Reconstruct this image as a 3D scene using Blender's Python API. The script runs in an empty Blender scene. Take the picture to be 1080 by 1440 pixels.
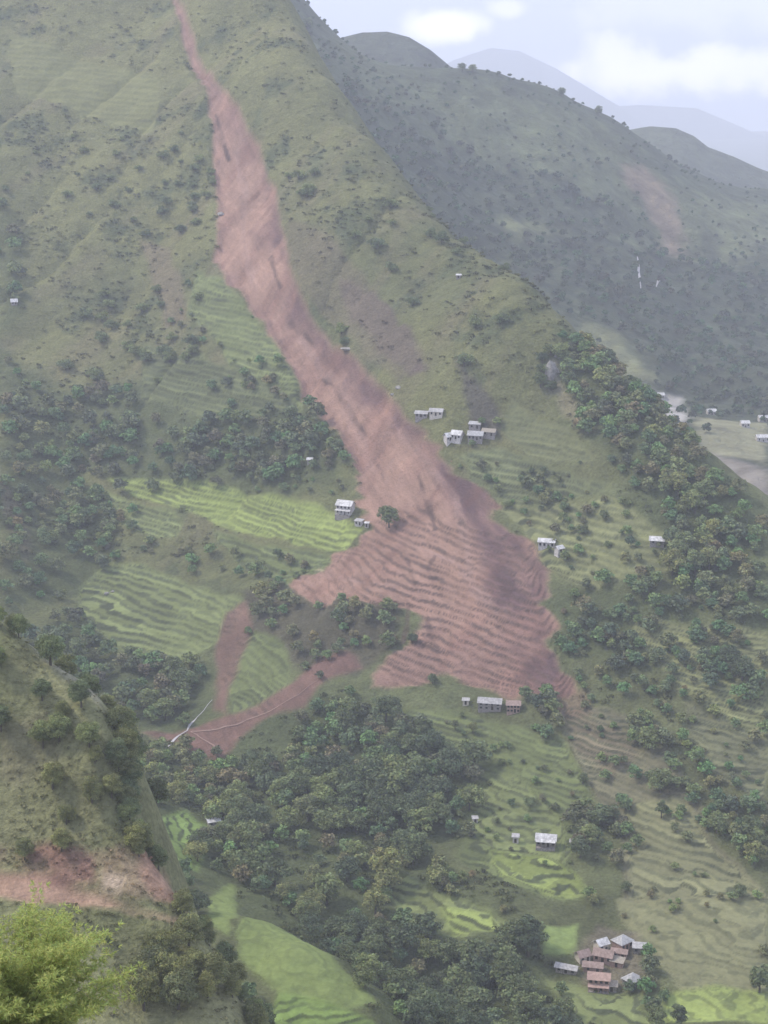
import bpy, math, random
import numpy as np
from mathutils import Vector

# ------------------------------------------------------------------ camera, sky, sun, exposure
SC = bpy.context.scene
COL = SC.collection
F, CU, CV = 2400.0, 540.0, 720.0
PITCH = math.atan(620.0 / 2400.0)
cam = bpy.data.objects.new('camera', bpy.data.cameras.new('camera'))
COL.objects.link(cam)
cam.data.sensor_fit = 'HORIZONTAL'
cam.data.sensor_width = 36.0
cam.data.lens = 36.0 * F / 1080.0
cam.data.clip_start = 1.0
cam.data.clip_end = 40000.0
cam.location = (0, 0, 0)
cam.rotation_euler = (math.pi / 2 - PITCH, 0, 0)
SC.camera = cam

SUN_EL, SUN_AZ = math.radians(50), math.radians(-75)      # azimuth from +Y (view direction), negative = left
world = bpy.data.worlds.new("World")
SC.world = world
world.use_nodes = True
wn, wl = world.node_tree.nodes, world.node_tree.links
wn.clear()
w_out = wn.new('ShaderNodeOutputWorld')
w_bg = wn.new('ShaderNodeBackground')
w_sky = wn.new('ShaderNodeTexSky')
w_sky.sky_type = 'NISHITA'
w_sky.sun_disc = False
w_sky.sun_elevation = SUN_EL
w_sky.sun_rotation = SUN_AZ
w_sky.altitude = 1500
w_sky.dust_density = 3.0
w_cl = wn.new('ShaderNodeBackground')
w_mix = wn.new('ShaderNodeMixShader')
w_tc = wn.new('ShaderNodeTexCoord')


def w_node(kind, **kw):
    n = wn.new(kind)
    for k_, v_ in kw.items(): setattr(n, k_, v_)
    return n


# cloud banks: soft ellipses round fixed compass directions, broken up by noise
w_no = w_node('ShaderNodeTexNoise')
w_no.inputs['Scale'].default_value = 26
w_no.inputs['Detail'].default_value = 7
w_no.inputs['Roughness'].default_value = 0.55
wl.new(w_tc.outputs['Generated'], w_no.inputs['Vector'])
w_sum = None
for (ax, ez, rx, rz, am) in ((0.158, 0.0, 0.075, 0.013, 1.0), (0.135, 0.004, 0.028, 0.016, 0.9), (0.21, 0.0, 0.06, 0.014, .9), (0.033, 0.025, 0.026, 0.009, 1.3), (0.07, 0.034, 0.012, 0.006, .7), (0.19, 0.035, 0.09, 0.016, 0.35)):
    m_ = w_node('ShaderNodeMapping')
    m_.inputs['Location'].default_value = (-ax / rx, 0, -ez / rz)
    m_.inputs['Scale'].default_value = (1 / rx, 0, 1 / rz)
    wl.new(w_tc.outputs['Generated'], m_.inputs['Vector'])
    l_ = w_node('ShaderNodeVectorMath', operation='LENGTH'); wl.new(m_.outputs[0], l_.inputs[0])
    a_ = w_node('ShaderNodeMath', operation='MULTIPLY_ADD'); wl.new(w_no.outputs['Fac'], a_.inputs[0]); a_.inputs[1].default_value = -2.6; a_.inputs[2].default_value = 1.3
    b_ = w_node('ShaderNodeMath', operation='ADD'); wl.new(l_.outputs['Value'], b_.inputs[0]); wl.new(a_.outputs[0], b_.inputs[1])
    r_ = w_node('ShaderNodeMapRange', interpolation_type='SMOOTHSTEP'); wl.new(b_.outputs[0], r_.inputs['Value'])
    r_.inputs['From Min'].default_value = 0.35; r_.inputs['From Max'].default_value = 1.35; r_.inputs['To Min'].default_value = am; r_.inputs['To Max'].default_value = 0
    if w_sum is None: w_sum = r_.outputs[0]
    else:
        x_ = w_node('ShaderNodeMath', operation='MAXIMUM'); wl.new(w_sum, x_.inputs[0]); wl.new(r_.outputs[0], x_.inputs[1]); w_sum = x_.outputs[0]
w_cr = w_node('ShaderNodeMix', data_type='RGBA', clamp_factor=False)
w_cr.inputs['A'].default_value = (0.66, 0.73, 0.97, 1)
w_cr.inputs['B'].default_value = (2.5, 2.35, 2.3, 1)
wl.new(w_sum, w_cr.inputs['Factor'])
wl.new(w_cr.outputs['Result'], w_cl.inputs['Color'])
wl.new(w_sky.outputs['Color'], w_bg.inputs['Color'])
w_bg.inputs['Strength'].default_value = 0.12
w_cl.inputs['Strength'].default_value = 1.3
w_mix.inputs['Fac'].default_value = 0.85
wl.new(w_bg.outputs['Background'], w_mix.inputs[1])
wl.new(w_cl.outputs['Background'], w_mix.inputs[2])
wl.new(w_mix.outputs['Shader'], w_out.inputs['Surface'])

sun = bpy.data.objects.new('sun', bpy.data.lights.new('sun', 'SUN'))
COL.objects.link(sun)
sun.data.energy = 3.0
sun.data.angle = math.radians(10)
sun.data.color = (1.0, 0.93, 0.80)
_d = Vector((math.sin(SUN_AZ) * math.cos(SUN_EL), math.cos(SUN_AZ) * math.cos(SUN_EL), math.sin(SUN_EL)))
sun.rotation_euler = (-_d).to_track_quat('-Z', 'Y').to_euler()
SC.view_settings.view_transform = 'Standard'
SC.view_settings.look = 'None'
SC.view_settings.exposure = 0.34
SC.view_settings.gamma = 1.0
SC.cycles.max_bounces = 5
SC.cycles.diffuse_bounces = 2
SC.cycles.volume_bounces = 2
SC.cycles.use_denoising = True

HAZE_DENSITY = 0.000135
HAZE_COLOR = (0.875, 0.90, 0.99, 1)

# ------------------------------------------------------------------ helpers
cp, sp = math.cos(PITCH), math.sin(PITCH)


def at(u, v, Y):
    """the world point that lies Y metres ahead along the sight line through (u, v)"""
    a, b = (u - CU) / F, (v - CV) / F
    dy = cp - b * sp
    dz = -sp - b * cp
    t = Y / dy
    return np.array([a * t, Y, dz * t])


def proj(P):
    P = np.asarray(P, float)
    dep = P[..., 1] * cp - P[..., 2] * sp
    up = P[..., 1] * sp + P[..., 2] * cp
    return CU + F * P[..., 0] / dep, CV - F * up / dep


def _h(ix, iy, seed):
    n = (ix * 374761393 + iy * 668265263 + seed * 974634777) & 0xFFFFFFFF
    n = ((n ^ (n >> 13)) * 1274126177) & 0xFFFFFFFF
    return ((n ^ (n >> 16)) & 0xFFFFFF) / float(0xFFFFFF)


def vnoise(x, y, seed=0):
    fx, fy = np.floor(x), np.floor(y)
    ix, iy = fx.astype(np.int64), fy.astype(np.int64)
    a, b = x - fx, y - fy
    a = a * a * (3 - 2 * a)
    b = b * b * (3 - 2 * b)
    return ((_h(ix, iy, seed) * (1 - a) + _h(ix + 1, iy, seed) * a) * (1 - b)
            + (_h(ix, iy + 1, seed) * (1 - a) + _h(ix + 1, iy + 1, seed) * a) * b)


def fbm(x, y, wl, octv=4, seed=0, rough=0.5):
    x = np.asarray(x, float); y = np.asarray(y, float)
    s = 0; amp = 1; tot = 0; f = 1.0 / wl
    for o in range(octv):
        s = s + amp * (vnoise(x * f + 17.3 * o, y * f - 9.1 * o, seed + o) - 0.5)
        tot += amp; amp *= rough; f *= 2.03
    return s / tot * 2


class Surf:
    """thin-plate surface through control points, with fractal relief"""
    def __init__(self, pts, reg=0.0, noise=None):
        P = np.array(pts, float)
        self.c = P[:, :2] / 100.0
        n = len(P)
        K = self.k(self.c, self.c) + reg * np.eye(n)
        A = np.zeros((n + 3, n + 3))
        A[:n, :n] = K
        A[:n, n] = 1; A[:n, n + 1:] = self.c
        A[n, :n] = 1; A[n + 1:, :n] = self.c.T
        b = np.zeros(n + 3); b[:n] = P[:, 2]
        self.w = np.linalg.solve(A, b)
        self.noise = noise

    @staticmethod
    def k(a, b):
        d2 = ((a[:, None, :] - b[None, :, :]) ** 2).sum(-1)
        return 0.5 * d2 * np.log(d2 + 1e-12)

    def __call__(self, x, y):
        x = np.asarray(x, float); y = np.asarray(y, float)
        sh = x.shape
        q = np.stack([x.ravel(), y.ravel()], 1) / 100.0
        out = np.empty(len(q))
        n = len(self.c)
        for i in range(0, len(q), 60000):
            p = q[i:i + 60000]
            out[i:i + 60000] = self.k(p, self.c) @ self.w[:n] + self.w[n] + p @ self.w[n + 1:]
        out = out.reshape(sh)
        if self.noise:
            out = out + self.noise(x, y)
        return out


def sstep(a, b, t):
    t = np.clip((t - a) / (b - a), 0, 1)
    return t * t * (3 - 2 * t)


def poly_sd(px, py, poly):
    """signed distance (positive inside) of plan points to a plan polygon"""
    d = np.full(px.shape, 1e18)
    ins = np.zeros(px.shape, bool)
    n = len(poly)
    for i in range(n):
        ax, ay = poly[i]; bx, by = poly[(i + 1) % n]
        ex, ey = bx - ax, by - ay
        L = ex * ex + ey * ey + 1e-9
        t = np.clip(((px - ax) * ex + (py - ay) * ey) / L, 0, 1)
        dx = px - ax - t * ex; dy = py - ay - t * ey
        d = np.minimum(d, dx * dx + dy * dy)
        if ay != by:
            c = ((ay > py) != (by > py)) & (px < (bx - ax) * (py - ay) / (by - ay) + ax)
            ins ^= c
    d = np.sqrt(d)
    return np.where(ins, d, -d)


def mask_poly(X, Y, poly, soft=3.0, wob=3.0, seed=1, row=None):
    poly = np.array(poly)
    m = 8 + soft + wob
    sel = (X > poly[:, 0].min() - m) & (X < poly[:, 0].max() + m) & (Y > poly[:, 1].min() - m) & (Y < poly[:, 1].max() + m)
    out = np.zeros(X.shape)
    if sel.any():
        xs, ys = X[sel], Y[sel]
        sd = poly_sd(xs, ys, poly) + wob * fbm(xs, ys, 22, 3, seed)
        if row is not None: sd = sd + row[sel]
        out[sel] = sstep(-soft, soft, sd)
    return out


def new_mesh_obj(name, V, faces, mat, parent=None, smooth=False, attrs=None, loc=None):
    me = bpy.data.meshes.new(name)
    V = np.asarray(V, np.float32)
    faces = np.asarray(faces, np.int32)
    k = faces.shape[1]
    me.vertices.add(len(V)); me.vertices.foreach_set('co', V.ravel())
    me.loops.add(faces.size); me.loops.foreach_set('vertex_index', faces.ravel())
    me.polygons.add(len(faces))
    me.polygons.foreach_set('loop_start', np.arange(0, faces.size, k, dtype=np.int32))
    me.polygons.foreach_set('loop_total', np.full(len(faces), k, np.int32))
    me.update(calc_edges=True)
    me.polygons.foreach_set('use_smooth', np.full(len(faces), smooth))
    for an, arr in (attrs or {}).items():
        arr = np.asarray(arr, np.float32)
        if arr.ndim == 2:
            at_ = me.attributes.new(an, 'FLOAT_COLOR', 'POINT')
            c = np.ones((len(V), 4), np.float32); c[:, :3] = arr[:, :3]
            at_.data.foreach_set('color', c.ravel())
        else:
            at_ = me.attributes.new(an, 'FLOAT', 'POINT')
            at_.data.foreach_set('value', arr)
    if mat is not None:
        me.materials.append(mat)
    o = bpy.data.objects.new(name, me)
    COL.objects.link(o)
    if parent is not None:
        o.parent = parent
    if loc is not None:
        o.location = loc
    return o


def tag(o, label, cat, group=None, kind=None):
    if label: o['label'] = label
    if cat: o['category'] = cat
    if group: o['group'] = group
    if kind: o['kind'] = kind
    return o


def empty(name, loc, rz=0.0):
    o = bpy.data.objects.new(name, None)
    o.empty_display_size = 1
    o.location = loc; o.rotation_euler = (0, 0, rz)
    COL.objects.link(o)
    return o


def copy_tree(o, parent=None):
    c = o.copy(); COL.objects.link(c)
    if parent is not None: c.parent = parent
    for ch in list(o.children):
        copy_tree(ch, c)
    return c


# ------------------------------------------------------------------ materials
def nodes_of(name):
    m = bpy.data.materials.new(name); m.use_nodes = True
    nt = m.node_tree; nt.nodes.clear()
    out = nt.nodes.new('ShaderNodeOutputMaterial')
    b = nt.nodes.new('ShaderNodeBsdfPrincipled')
    b.inputs['Specular IOR Level'].default_value = 0.15
    b.inputs['Roughness'].default_value = 0.9
    nt.links.new(b.outputs[0], out.inputs[0])
    return m, nt, b


def mul_noise(nt, col_socket, coord, scales):
    """multiply a colour by several noises (scale per metre, low, high)"""
    cur = col_socket
    for (sc, det, lo, hi, stretch, *rot) in scales:
        mp = nt.nodes.new('ShaderNodeMapping'); mp.inputs['Scale'].default_value = stretch
        if rot: mp.vector_type = 'TEXTURE'; mp.inputs['Rotation'].default_value = (0, 0, rot[0])
        nt.links.new(coord, mp.inputs['Vector'])
        n = nt.nodes.new('ShaderNodeTexNoise'); n.inputs['Scale'].default_value = sc
        n.inputs['Detail'].default_value = det; n.inputs['Roughness'].default_value = 0.6
        nt.links.new(mp.outputs[0], n.inputs['Vector'])
        r = nt.nodes.new('ShaderNodeMapRange')
        r.inputs['From Min'].default_value = 0.32; r.inputs['From Max'].default_value = 0.68
        r.inputs['To Min'].default_value = lo; r.inputs['To Max'].default_value = hi
        nt.links.new(n.outputs['Fac'], r.inputs['Value'])
        m = nt.nodes.new('ShaderNodeVectorMath'); m.operation = 'SCALE'
        nt.links.new(cur, m.inputs[0]); nt.links.new(r.outputs[0], m.inputs['Scale'])
        cur = m.outputs[0]
    return cur


def terrain_material(name, scales, bump=(0.35, 1.5)):
    m, nt, b = nodes_of(name)
    a = nt.nodes.new('ShaderNodeAttribute'); a.attribute_name = 'cover'
    tc = nt.nodes.new('ShaderNodeTexCoord')
    c = mul_noise(nt, a.outputs['Color'], tc.outputs['Object'], scales)
    nt.links.new(c, b.inputs['Base Color'])
    n = nt.nodes.new('ShaderNodeTexNoise'); n.inputs['Scale'].default_value = bump[0]
    n.inputs['Detail'].default_value = 6; n.inputs['Roughness'].default_value = 0.65
    nt.links.new(tc.outputs['Object'], n.inputs['Vector'])
    bp = nt.nodes.new('ShaderNodeBump'); bp.inputs['Distance'].default_value = bump[1]
    bp.inputs['Strength'].default_value = 0.9
    nt.links.new(n.outputs['Fac'], bp.inputs['Height'])
    nt.links.new(bp.outputs[0], b.inputs['Normal'])
    return m


def leaf_material(name, col, var=0.35):
    m, nt, b = nodes_of(name)
    a = nt.nodes.new('ShaderNodeAttribute'); a.attribute_name = 'tint'
    oi = nt.nodes.new('ShaderNodeObjectInfo')
    rgb = nt.nodes.new('ShaderNodeMix'); rgb.data_type = 'RGBA'
    rgb.inputs['A'].default_value = (col[0] * 0.78, col[1] * 0.84, col[2] * 0.92, 1)
    rgb.inputs['B'].default_value = (col[0] * 1.28, col[1] * 1.26, col[2] * 1.05, 1)
    nt.links.new(oi.outputs['Random'], rgb.inputs['Factor'])
    mm = nt.nodes.new('ShaderNodeMix'); mm.data_type = 'RGBA'; mm.blend_type = 'MULTIPLY'
    mm.inputs['Factor'].default_value = 1
    nt.links.new(rgb.outputs['Result'], mm.inputs['A']); nt.links.new(a.outputs['Color'], mm.inputs['B'])
    nt.links.new(mm.outputs['Result'], b.inputs['Base Color'])
    tr = nt.nodes.new('ShaderNodeBsdfTranslucent')
    nt.links.new(mm.outputs['Result'], tr.inputs['Color'])
    mx = nt.nodes.new('ShaderNodeMixShader'); mx.inputs[0].default_value = 0.5 if 'bright' in name else 0.25
    nt.links.new(b.outputs[0], mx.inputs[1]); nt.links.new(tr.outputs[0], mx.inputs[2])
    out = [n for n in nt.nodes if n.type == 'OUTPUT_MATERIAL'][0]
    nt.links.new(mx.outputs[0], out.inputs[0])
    return m


def plain_material(name, col, lo=0.8, hi=1.15, sc=2.0, rough=0.85):
    m, nt, b = nodes_of(name)
    tc = nt.nodes.new('ShaderNodeTexCoord')
    rgb = nt.nodes.new('ShaderNodeRGB'); rgb.outputs[0].default_value = (*col, 1)
    c = mul_noise(nt, rgb.outputs[0], tc.outputs['Object'], [(sc, 4, lo, hi, (1, 1, 1))])
    nt.links.new(c, b.inputs['Base Color'])
    b.inputs['Roughness'].default_value = rough
    return m


GRASS = terrain_material('grassy_slope', [(0.02, 4, 0.9, 1.12, (1, 1, 1.6)), (0.12, 6, 0.82, 1.18, (1, 1, 2.0)), (0.7, 5, 0.74, 1.26, (1, 1, 1))], (0.3, 2.6))
EARTH = terrain_material('landslide_earth', [(0.03, 4, 0.86, 1.1, (1, 1, 1)), (0.16, 7, 0.80, 1.15, (6, 1, 6), math.radians(-69)), (0.5, 6, 0.88, 1.1, (4, 1, 4), math.radians(-69)), (1.2, 6, 0.82, 1.18, (1, 1, 1))], (0.5, 1.4))
FIELD = terrain_material('terraced_crops', [(0.04, 3, 0.9, 1.1, (1, 1, 3)), (0.4, 6, 0.85, 1.15, (1, 1, 1))], (0.5, 0.8))
HILLM = terrain_material('forested_hill', [(0.004, 4, 0.8, 1.2, (1, 1, 1)), (0.03, 6, 0.65, 1.35, (1, 1, 1))], (0.05, 14.0))
LEAF = leaf_material('leaves_green', (0.165, 0.195, 0.095))
LEAF_OL = leaf_material('leaves_olive', (0.205, 0.215, 0.098))
LEAF_DK = leaf_material('leaves_dark', (0.125, 0.153, 0.086))
LEAF_BM = leaf_material('leaves_bright', (0.56, 0.585, 0.19))
BARK = plain_material('bark', (0.10, 0.085, 0.07))
WHITE = plain_material('lime_wash', (0.55, 0.51, 0.48), 0.6, 1.15, 0.9)
PINKW = plain_material('clay_plaster', (0.38, 0.26, 0.215), 0.75, 1.2, 0.9)
CREAM = plain_material('cream_plaster', (0.56, 0.50, 0.42), 0.75, 1.15, 0.9)
STONEW = plain_material('stone_wall', (0.28, 0.25, 0.23), 0.6, 1.3, 1.6)
TIN = plain_material('tin_sheet', (0.40, 0.38, 0.365), 0.6, 1.2, 0.9, 0.5)
TINW = plain_material('bright_tin_sheet', (0.56, 0.54, 0.52), 0.55, 1.25, 0.7, 0.5)
SLATE = plain_material('slate_roof', (0.37, 0.36, 0.35), 0.7, 1.25, 1.2)
RUST = plain_material('rusty_roof', (0.30, 0.22, 0.19), 0.7, 1.25, 1.0)
THATCH = plain_material('old_thatch', (0.30, 0.26, 0.21), 0.7, 1.25, 2.0)
WOOD = plain_material('dark_wood', (0.06, 0.045, 0.035))
GLASS = plain_material('dark_opening', (0.03, 0.03, 0.035), rough=0.3)
ROCK = plain_material('pale_rock', (0.27, 0.25, 0.225), 0.65, 1.3, 0.5)
ROCKR = plain_material('reddish_rock', (0.30, 0.19, 0.15), 0.6, 1.3, 0.5)
WATER = plain_material('white_water', (0.46, 0.43, 0.42), 0.85, 1.1, 0.3, 0.35)
MUDW = plain_material('muddy_water', (0.26, 0.165, 0.13), 0.85, 1.1, 0.3, 0.35)

# ------------------------------------------------------------------ terrain shapes
def main_noise(x, y):
    # gullies that run down the fall line (the slope faces left and towards the camera)
    a = x * 0.6 + y * 0.8; b = x * 0.8 - y * 0.6
    up = sstep(950, 1150, y)
    gl = 1 - 2 * np.abs(fbm(b + 12 * fbm(x, y, 90, 2, 3), a * 0.22, 62, 2, 15))
    return (10.0 * fbm(b, a * 0.35, 120, 3, 5) * (0.35 + 0.65 * up) - 5.5 * gl ** 3 * up * sstep(1690, 1560, y) + 4.2 * fbm(x, y, 46, 3, 9) + 1.5 * fbm(x, y, 11, 3, 12))


RIDGE = [(330, -70, 1690), (385, -20, 1630), (425, 45, 1560), (470, 110, 1480), (520, 180, 1400), (560, 238, 1340), (620, 300, 1270),
         (690, 352, 1200), (750, 405, 1140), (810, 465, 1080), (870, 525, 1040), (930, 580, 1005), (985, 628, 975),
         (1035, 672, 950), (1080, 715, 925), (1200, 830, 870), (1350, 960, 820)]
P = [at(*p) for p in RIDGE]
for p in RIDGE:
    q = at(*p)
    P.append(q + np.array([42, 55, -72])); P.append(q + np.array([170, 200, -320]))
for p in [(-300, -200, 1900), (0, -150, 1840), (245, -100, 1790), (-300, 0, 1720), (0, 0, 1700), (130, 0, 1700), (245, 0, 1690), (330, 40, 1610),
          (0, 200, 1500), (150, 200, 1500), (300, 200, 1450), (420, 200, 1400), (-250, 250, 1480),
          (0, 400, 1330), (100, 400, 1340), (220, 400, 1310), (350, 400, 1250), (480, 400, 1195), (600, 400, 1165),
          (-250, 560, 1220), (0, 560, 1190), (130, 580, 1190), (280, 560, 1160), (420, 560, 1110), (560, 560, 1070), (700, 540, 1050), (790, 560, 1030),
          (0, 720, 1060), (90, 720, 1085), (200, 720, 1070), (350, 720, 1040), (500, 720, 1005), (640, 700, 985), (780, 700, 955), (900, 700, 930), (1000, 760, 895),
          (0, 860, 960), (110, 850, 985), (230, 870, 960), (400, 850, 935), (550, 850, 905), (700, 850, 885), (850, 850, 865), (1000, 850, 850),
          (120, 980, 880), (260, 980, 885), (400, 980, 850), (550, 980, 835), (700, 980, 820), (860, 980, 805), (1020, 980, 790), (1200, 1000, 780),
          (200, 1100, 770), (330, 1110, 790), (480, 1110, 765), (620, 1110, 760), (760, 1110, 750), (900, 1110, 740), (1060, 1110, 730),
          (230, 1190, 690), (370, 1230, 700), (520, 1230, 690), (680, 1230, 690), (820, 1230, 690), (980, 1230, 680), (1150, 1230, 680),
          (300, 1290, 610), (345, 1305, 585), (430, 1340, 562), (515, 1400, 540), (335, 1370, 550), (420, 1440, 520), (300, 1480, 500),
          (470, 1310, 648), (560, 1390, 618), (620, 1440, 600), (700, 1340, 632), (840, 1350, 628), (980, 1350, 622), (1100, 1350, 622),
          (800, 1440, 585), (950, 1440, 580), (1100, 1440, 580), (800, 1600, 500), (1100, 1600, 500), (500, 1600, 480), (1300, 1440, 590)]:
    P.append(at(*p))
MAIN = Surf(P, reg=0.0005, noise=main_noise)

# fan-shaped sheet of the main hillside
NC, NR = 800, 1300
S0, S1, Y0, Y1 = -0.36, 0.36, 455.0, 1960.0
ss = np.linspace(S0, S1, NC)
yy = Y0 * (Y1 / Y0) ** (np.arange(NR) / (NR - 1.0))
GX, GY = ss[None, :] * yy[:, None], np.repeat(yy[:, None], NC, 1)
GZ = MAIN(GX, GY)


def H(x, y):
    """height of the main sheet by bilinear lookup"""
    x = np.asarray(x, float); y = np.asarray(y, float)
    s = np.clip((x / y - S0) / (S1 - S0) * (NC - 1), 0, NC - 1.001)
    r = np.clip(np.log(np.maximum(y, 1) / Y0) / math.log(Y1 / Y0) * (NR - 1), 0, NR - 1.001)
    i, j = r.astype(int), s.astype(int); a, b = r - i, s - j
    return (GZ[i, j] * (1 - a) * (1 - b) + GZ[i + 1, j] * a * (1 - b) + GZ[i, j + 1] * (1 - a) * b + GZ[i + 1, j + 1] * a * b)


def hit(u, v, fn=None, y0=460.0, y1=1950.0, n=2400):
    """first point of a surface met by the sight line through (u, v)"""
    fn = fn or H
    ys = np.linspace(y0, y1, n)
    d = at(u, v, 1.0)
    x, z = d[0] * ys, d[2] * ys
    g = fn(x, ys) - z
    k = np.argmax(g > 0)
    if not (g > 0).any():
        k = int(np.argmax(g))
    if k > 0 and g[k] > 0:
        t = -g[k - 1] / (g[k] - g[k - 1] + 1e-9)
        Y = ys[k - 1] + t * (ys[k] - ys[k - 1])
    else:
        Y = ys[k]
    x = d[0] * Y
    return np.array([x, Y, float(fn(np.array([x]), np.array([Y]))[0])])


def plan(poly, fn=None, **k):
    return [tuple(hit(u, v, fn, **k)[:2]) for u, v in poly]


# ------------------------------------------------------------------ ground cover of the main hillside
C_GRASS = (0.235, 0.220, 0.095)
C_WOODG = (0.110, 0.125, 0.058)
C_SLIDE = (0.58, 0.385, 0.275)
C_SLIDE_DK = (0.235, 0.150, 0.140)
cover = np.empty(GX.shape + (3,)); cover[:] = C_GRASS
n1 = fbm(GX, GY, 130, 4, 31); n2 = fbm(GX, GY, 30, 4, 37)
fa = GX * 0.6 + GY * 0.8; fb = GX * 0.8 - GY * 0.6
n3 = fbm(fb, fa * 0.3, 18, 3, 41)
t = np.clip(0.5 + 0.9 * n1 + 0.45 * n2, 0, 1)[..., None]
cover[:] = cover * (1 - t) + np.array((0.160, 0.160, 0.075)) * t
t = np.clip(-0.15 + 1.6 * n3, 0, 1)[..., None] * 0.4
cover[:] = cover * (1 - t) + np.array((0.25, 0.19, 0.13)) * t
n4 = fbm(GX, GY, 26, 5, 43, 0.65)
t = sstep(0.05, 0.5, n4)[..., None] * 0.75
cover[:] = cover * (1 - t) + np.array((0.085, 0.105, 0.055)) * t
# lower ground is greener, darker between the fields
t = (1 - sstep(900, 1120, GY))[..., None] * 0.8
cover[:] = cover * (1 - t) + (np.array((0.140, 0.148, 0.070)) * (1 + 0.5 * n2[..., None])) * t
cls = np.zeros(GX.shape, np.int8)
slide_m = np.zeros(GX.shape); terr_m = np.zeros(GX.shape); step = np.full(GX.shape, 2.2)
fieldm = np.zeros(GX.shape)


ROW = 16 * (vnoise(GZ / 3.1 + .9 * fbm(GX, GY, 70, 2, 71), (GX * 0.8 - GY * 0.6) / 70, 66) - 0.5) * (1 - sstep(1000, 1070, GY))


def paint(poly, col, soft=3.0, wob=4.0, amount=1.0, seed=3, klass=None, terr=0.0, st=None, f=None, row=None):
    m = mask_poly(GX, GY, plan(poly), soft, wob, seed, row) * amount
    cover[:] = cover * (1 - m[..., None]) + np.array(col) * m[..., None]
    if klass is not None:
        cls[m > 0.5] = klass
    if terr:
        k = m > 0.02
        terr_m[k] = np.maximum(terr_m[k], m[k] * terr)
        if st: step[m > 0.3] = st
    if f: fieldm[:] = np.maximum(fieldm * (1 - m), m * f)
    return m


# darker wooded ground
for pl in ([(80, 560), (150, 540), (280, 540), (430, 560), (490, 630), (505, 690), (420, 700), (250, 685), (150, 675), (100, 640)],
           [(0, 480), (80, 540), (130, 660), (150, 740), (150, 790), (110, 840), (0, 860)],
           [(110, 850), (180, 930), (300, 930), (310, 1000), (240, 1035), (120, 1000), (40, 900)],
           [(290, 1050), (430, 960), (560, 990), (660, 1100), (670, 1180), (560, 1190), (700, 1290), (830, 1440), (540, 1440), (520, 1410), (400, 1310), (300, 1250), (180, 1180), (170, 1040)],
           [(780, 500), (830, 480), (900, 545), (1000, 640), (1080, 730), (1080, 900), (960, 850), (900, 720), (800, 580)],
           [(760, 830), (900, 820), (1000, 890), (1080, 960), (1080, 1030), (930, 940), (790, 920)],
           [(0, 290), (35, 320), (40, 440), (0, 470)]):
    paint(pl, C_WOODG, 8, 10, 0.85, 7)
paint([(340, 830), (420, 820), (570, 850), (555, 910), (500, 950), (430, 950), (350, 890)], (0.12, 0.10, 0.07), 4, 5, 0.9, 9)

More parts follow.
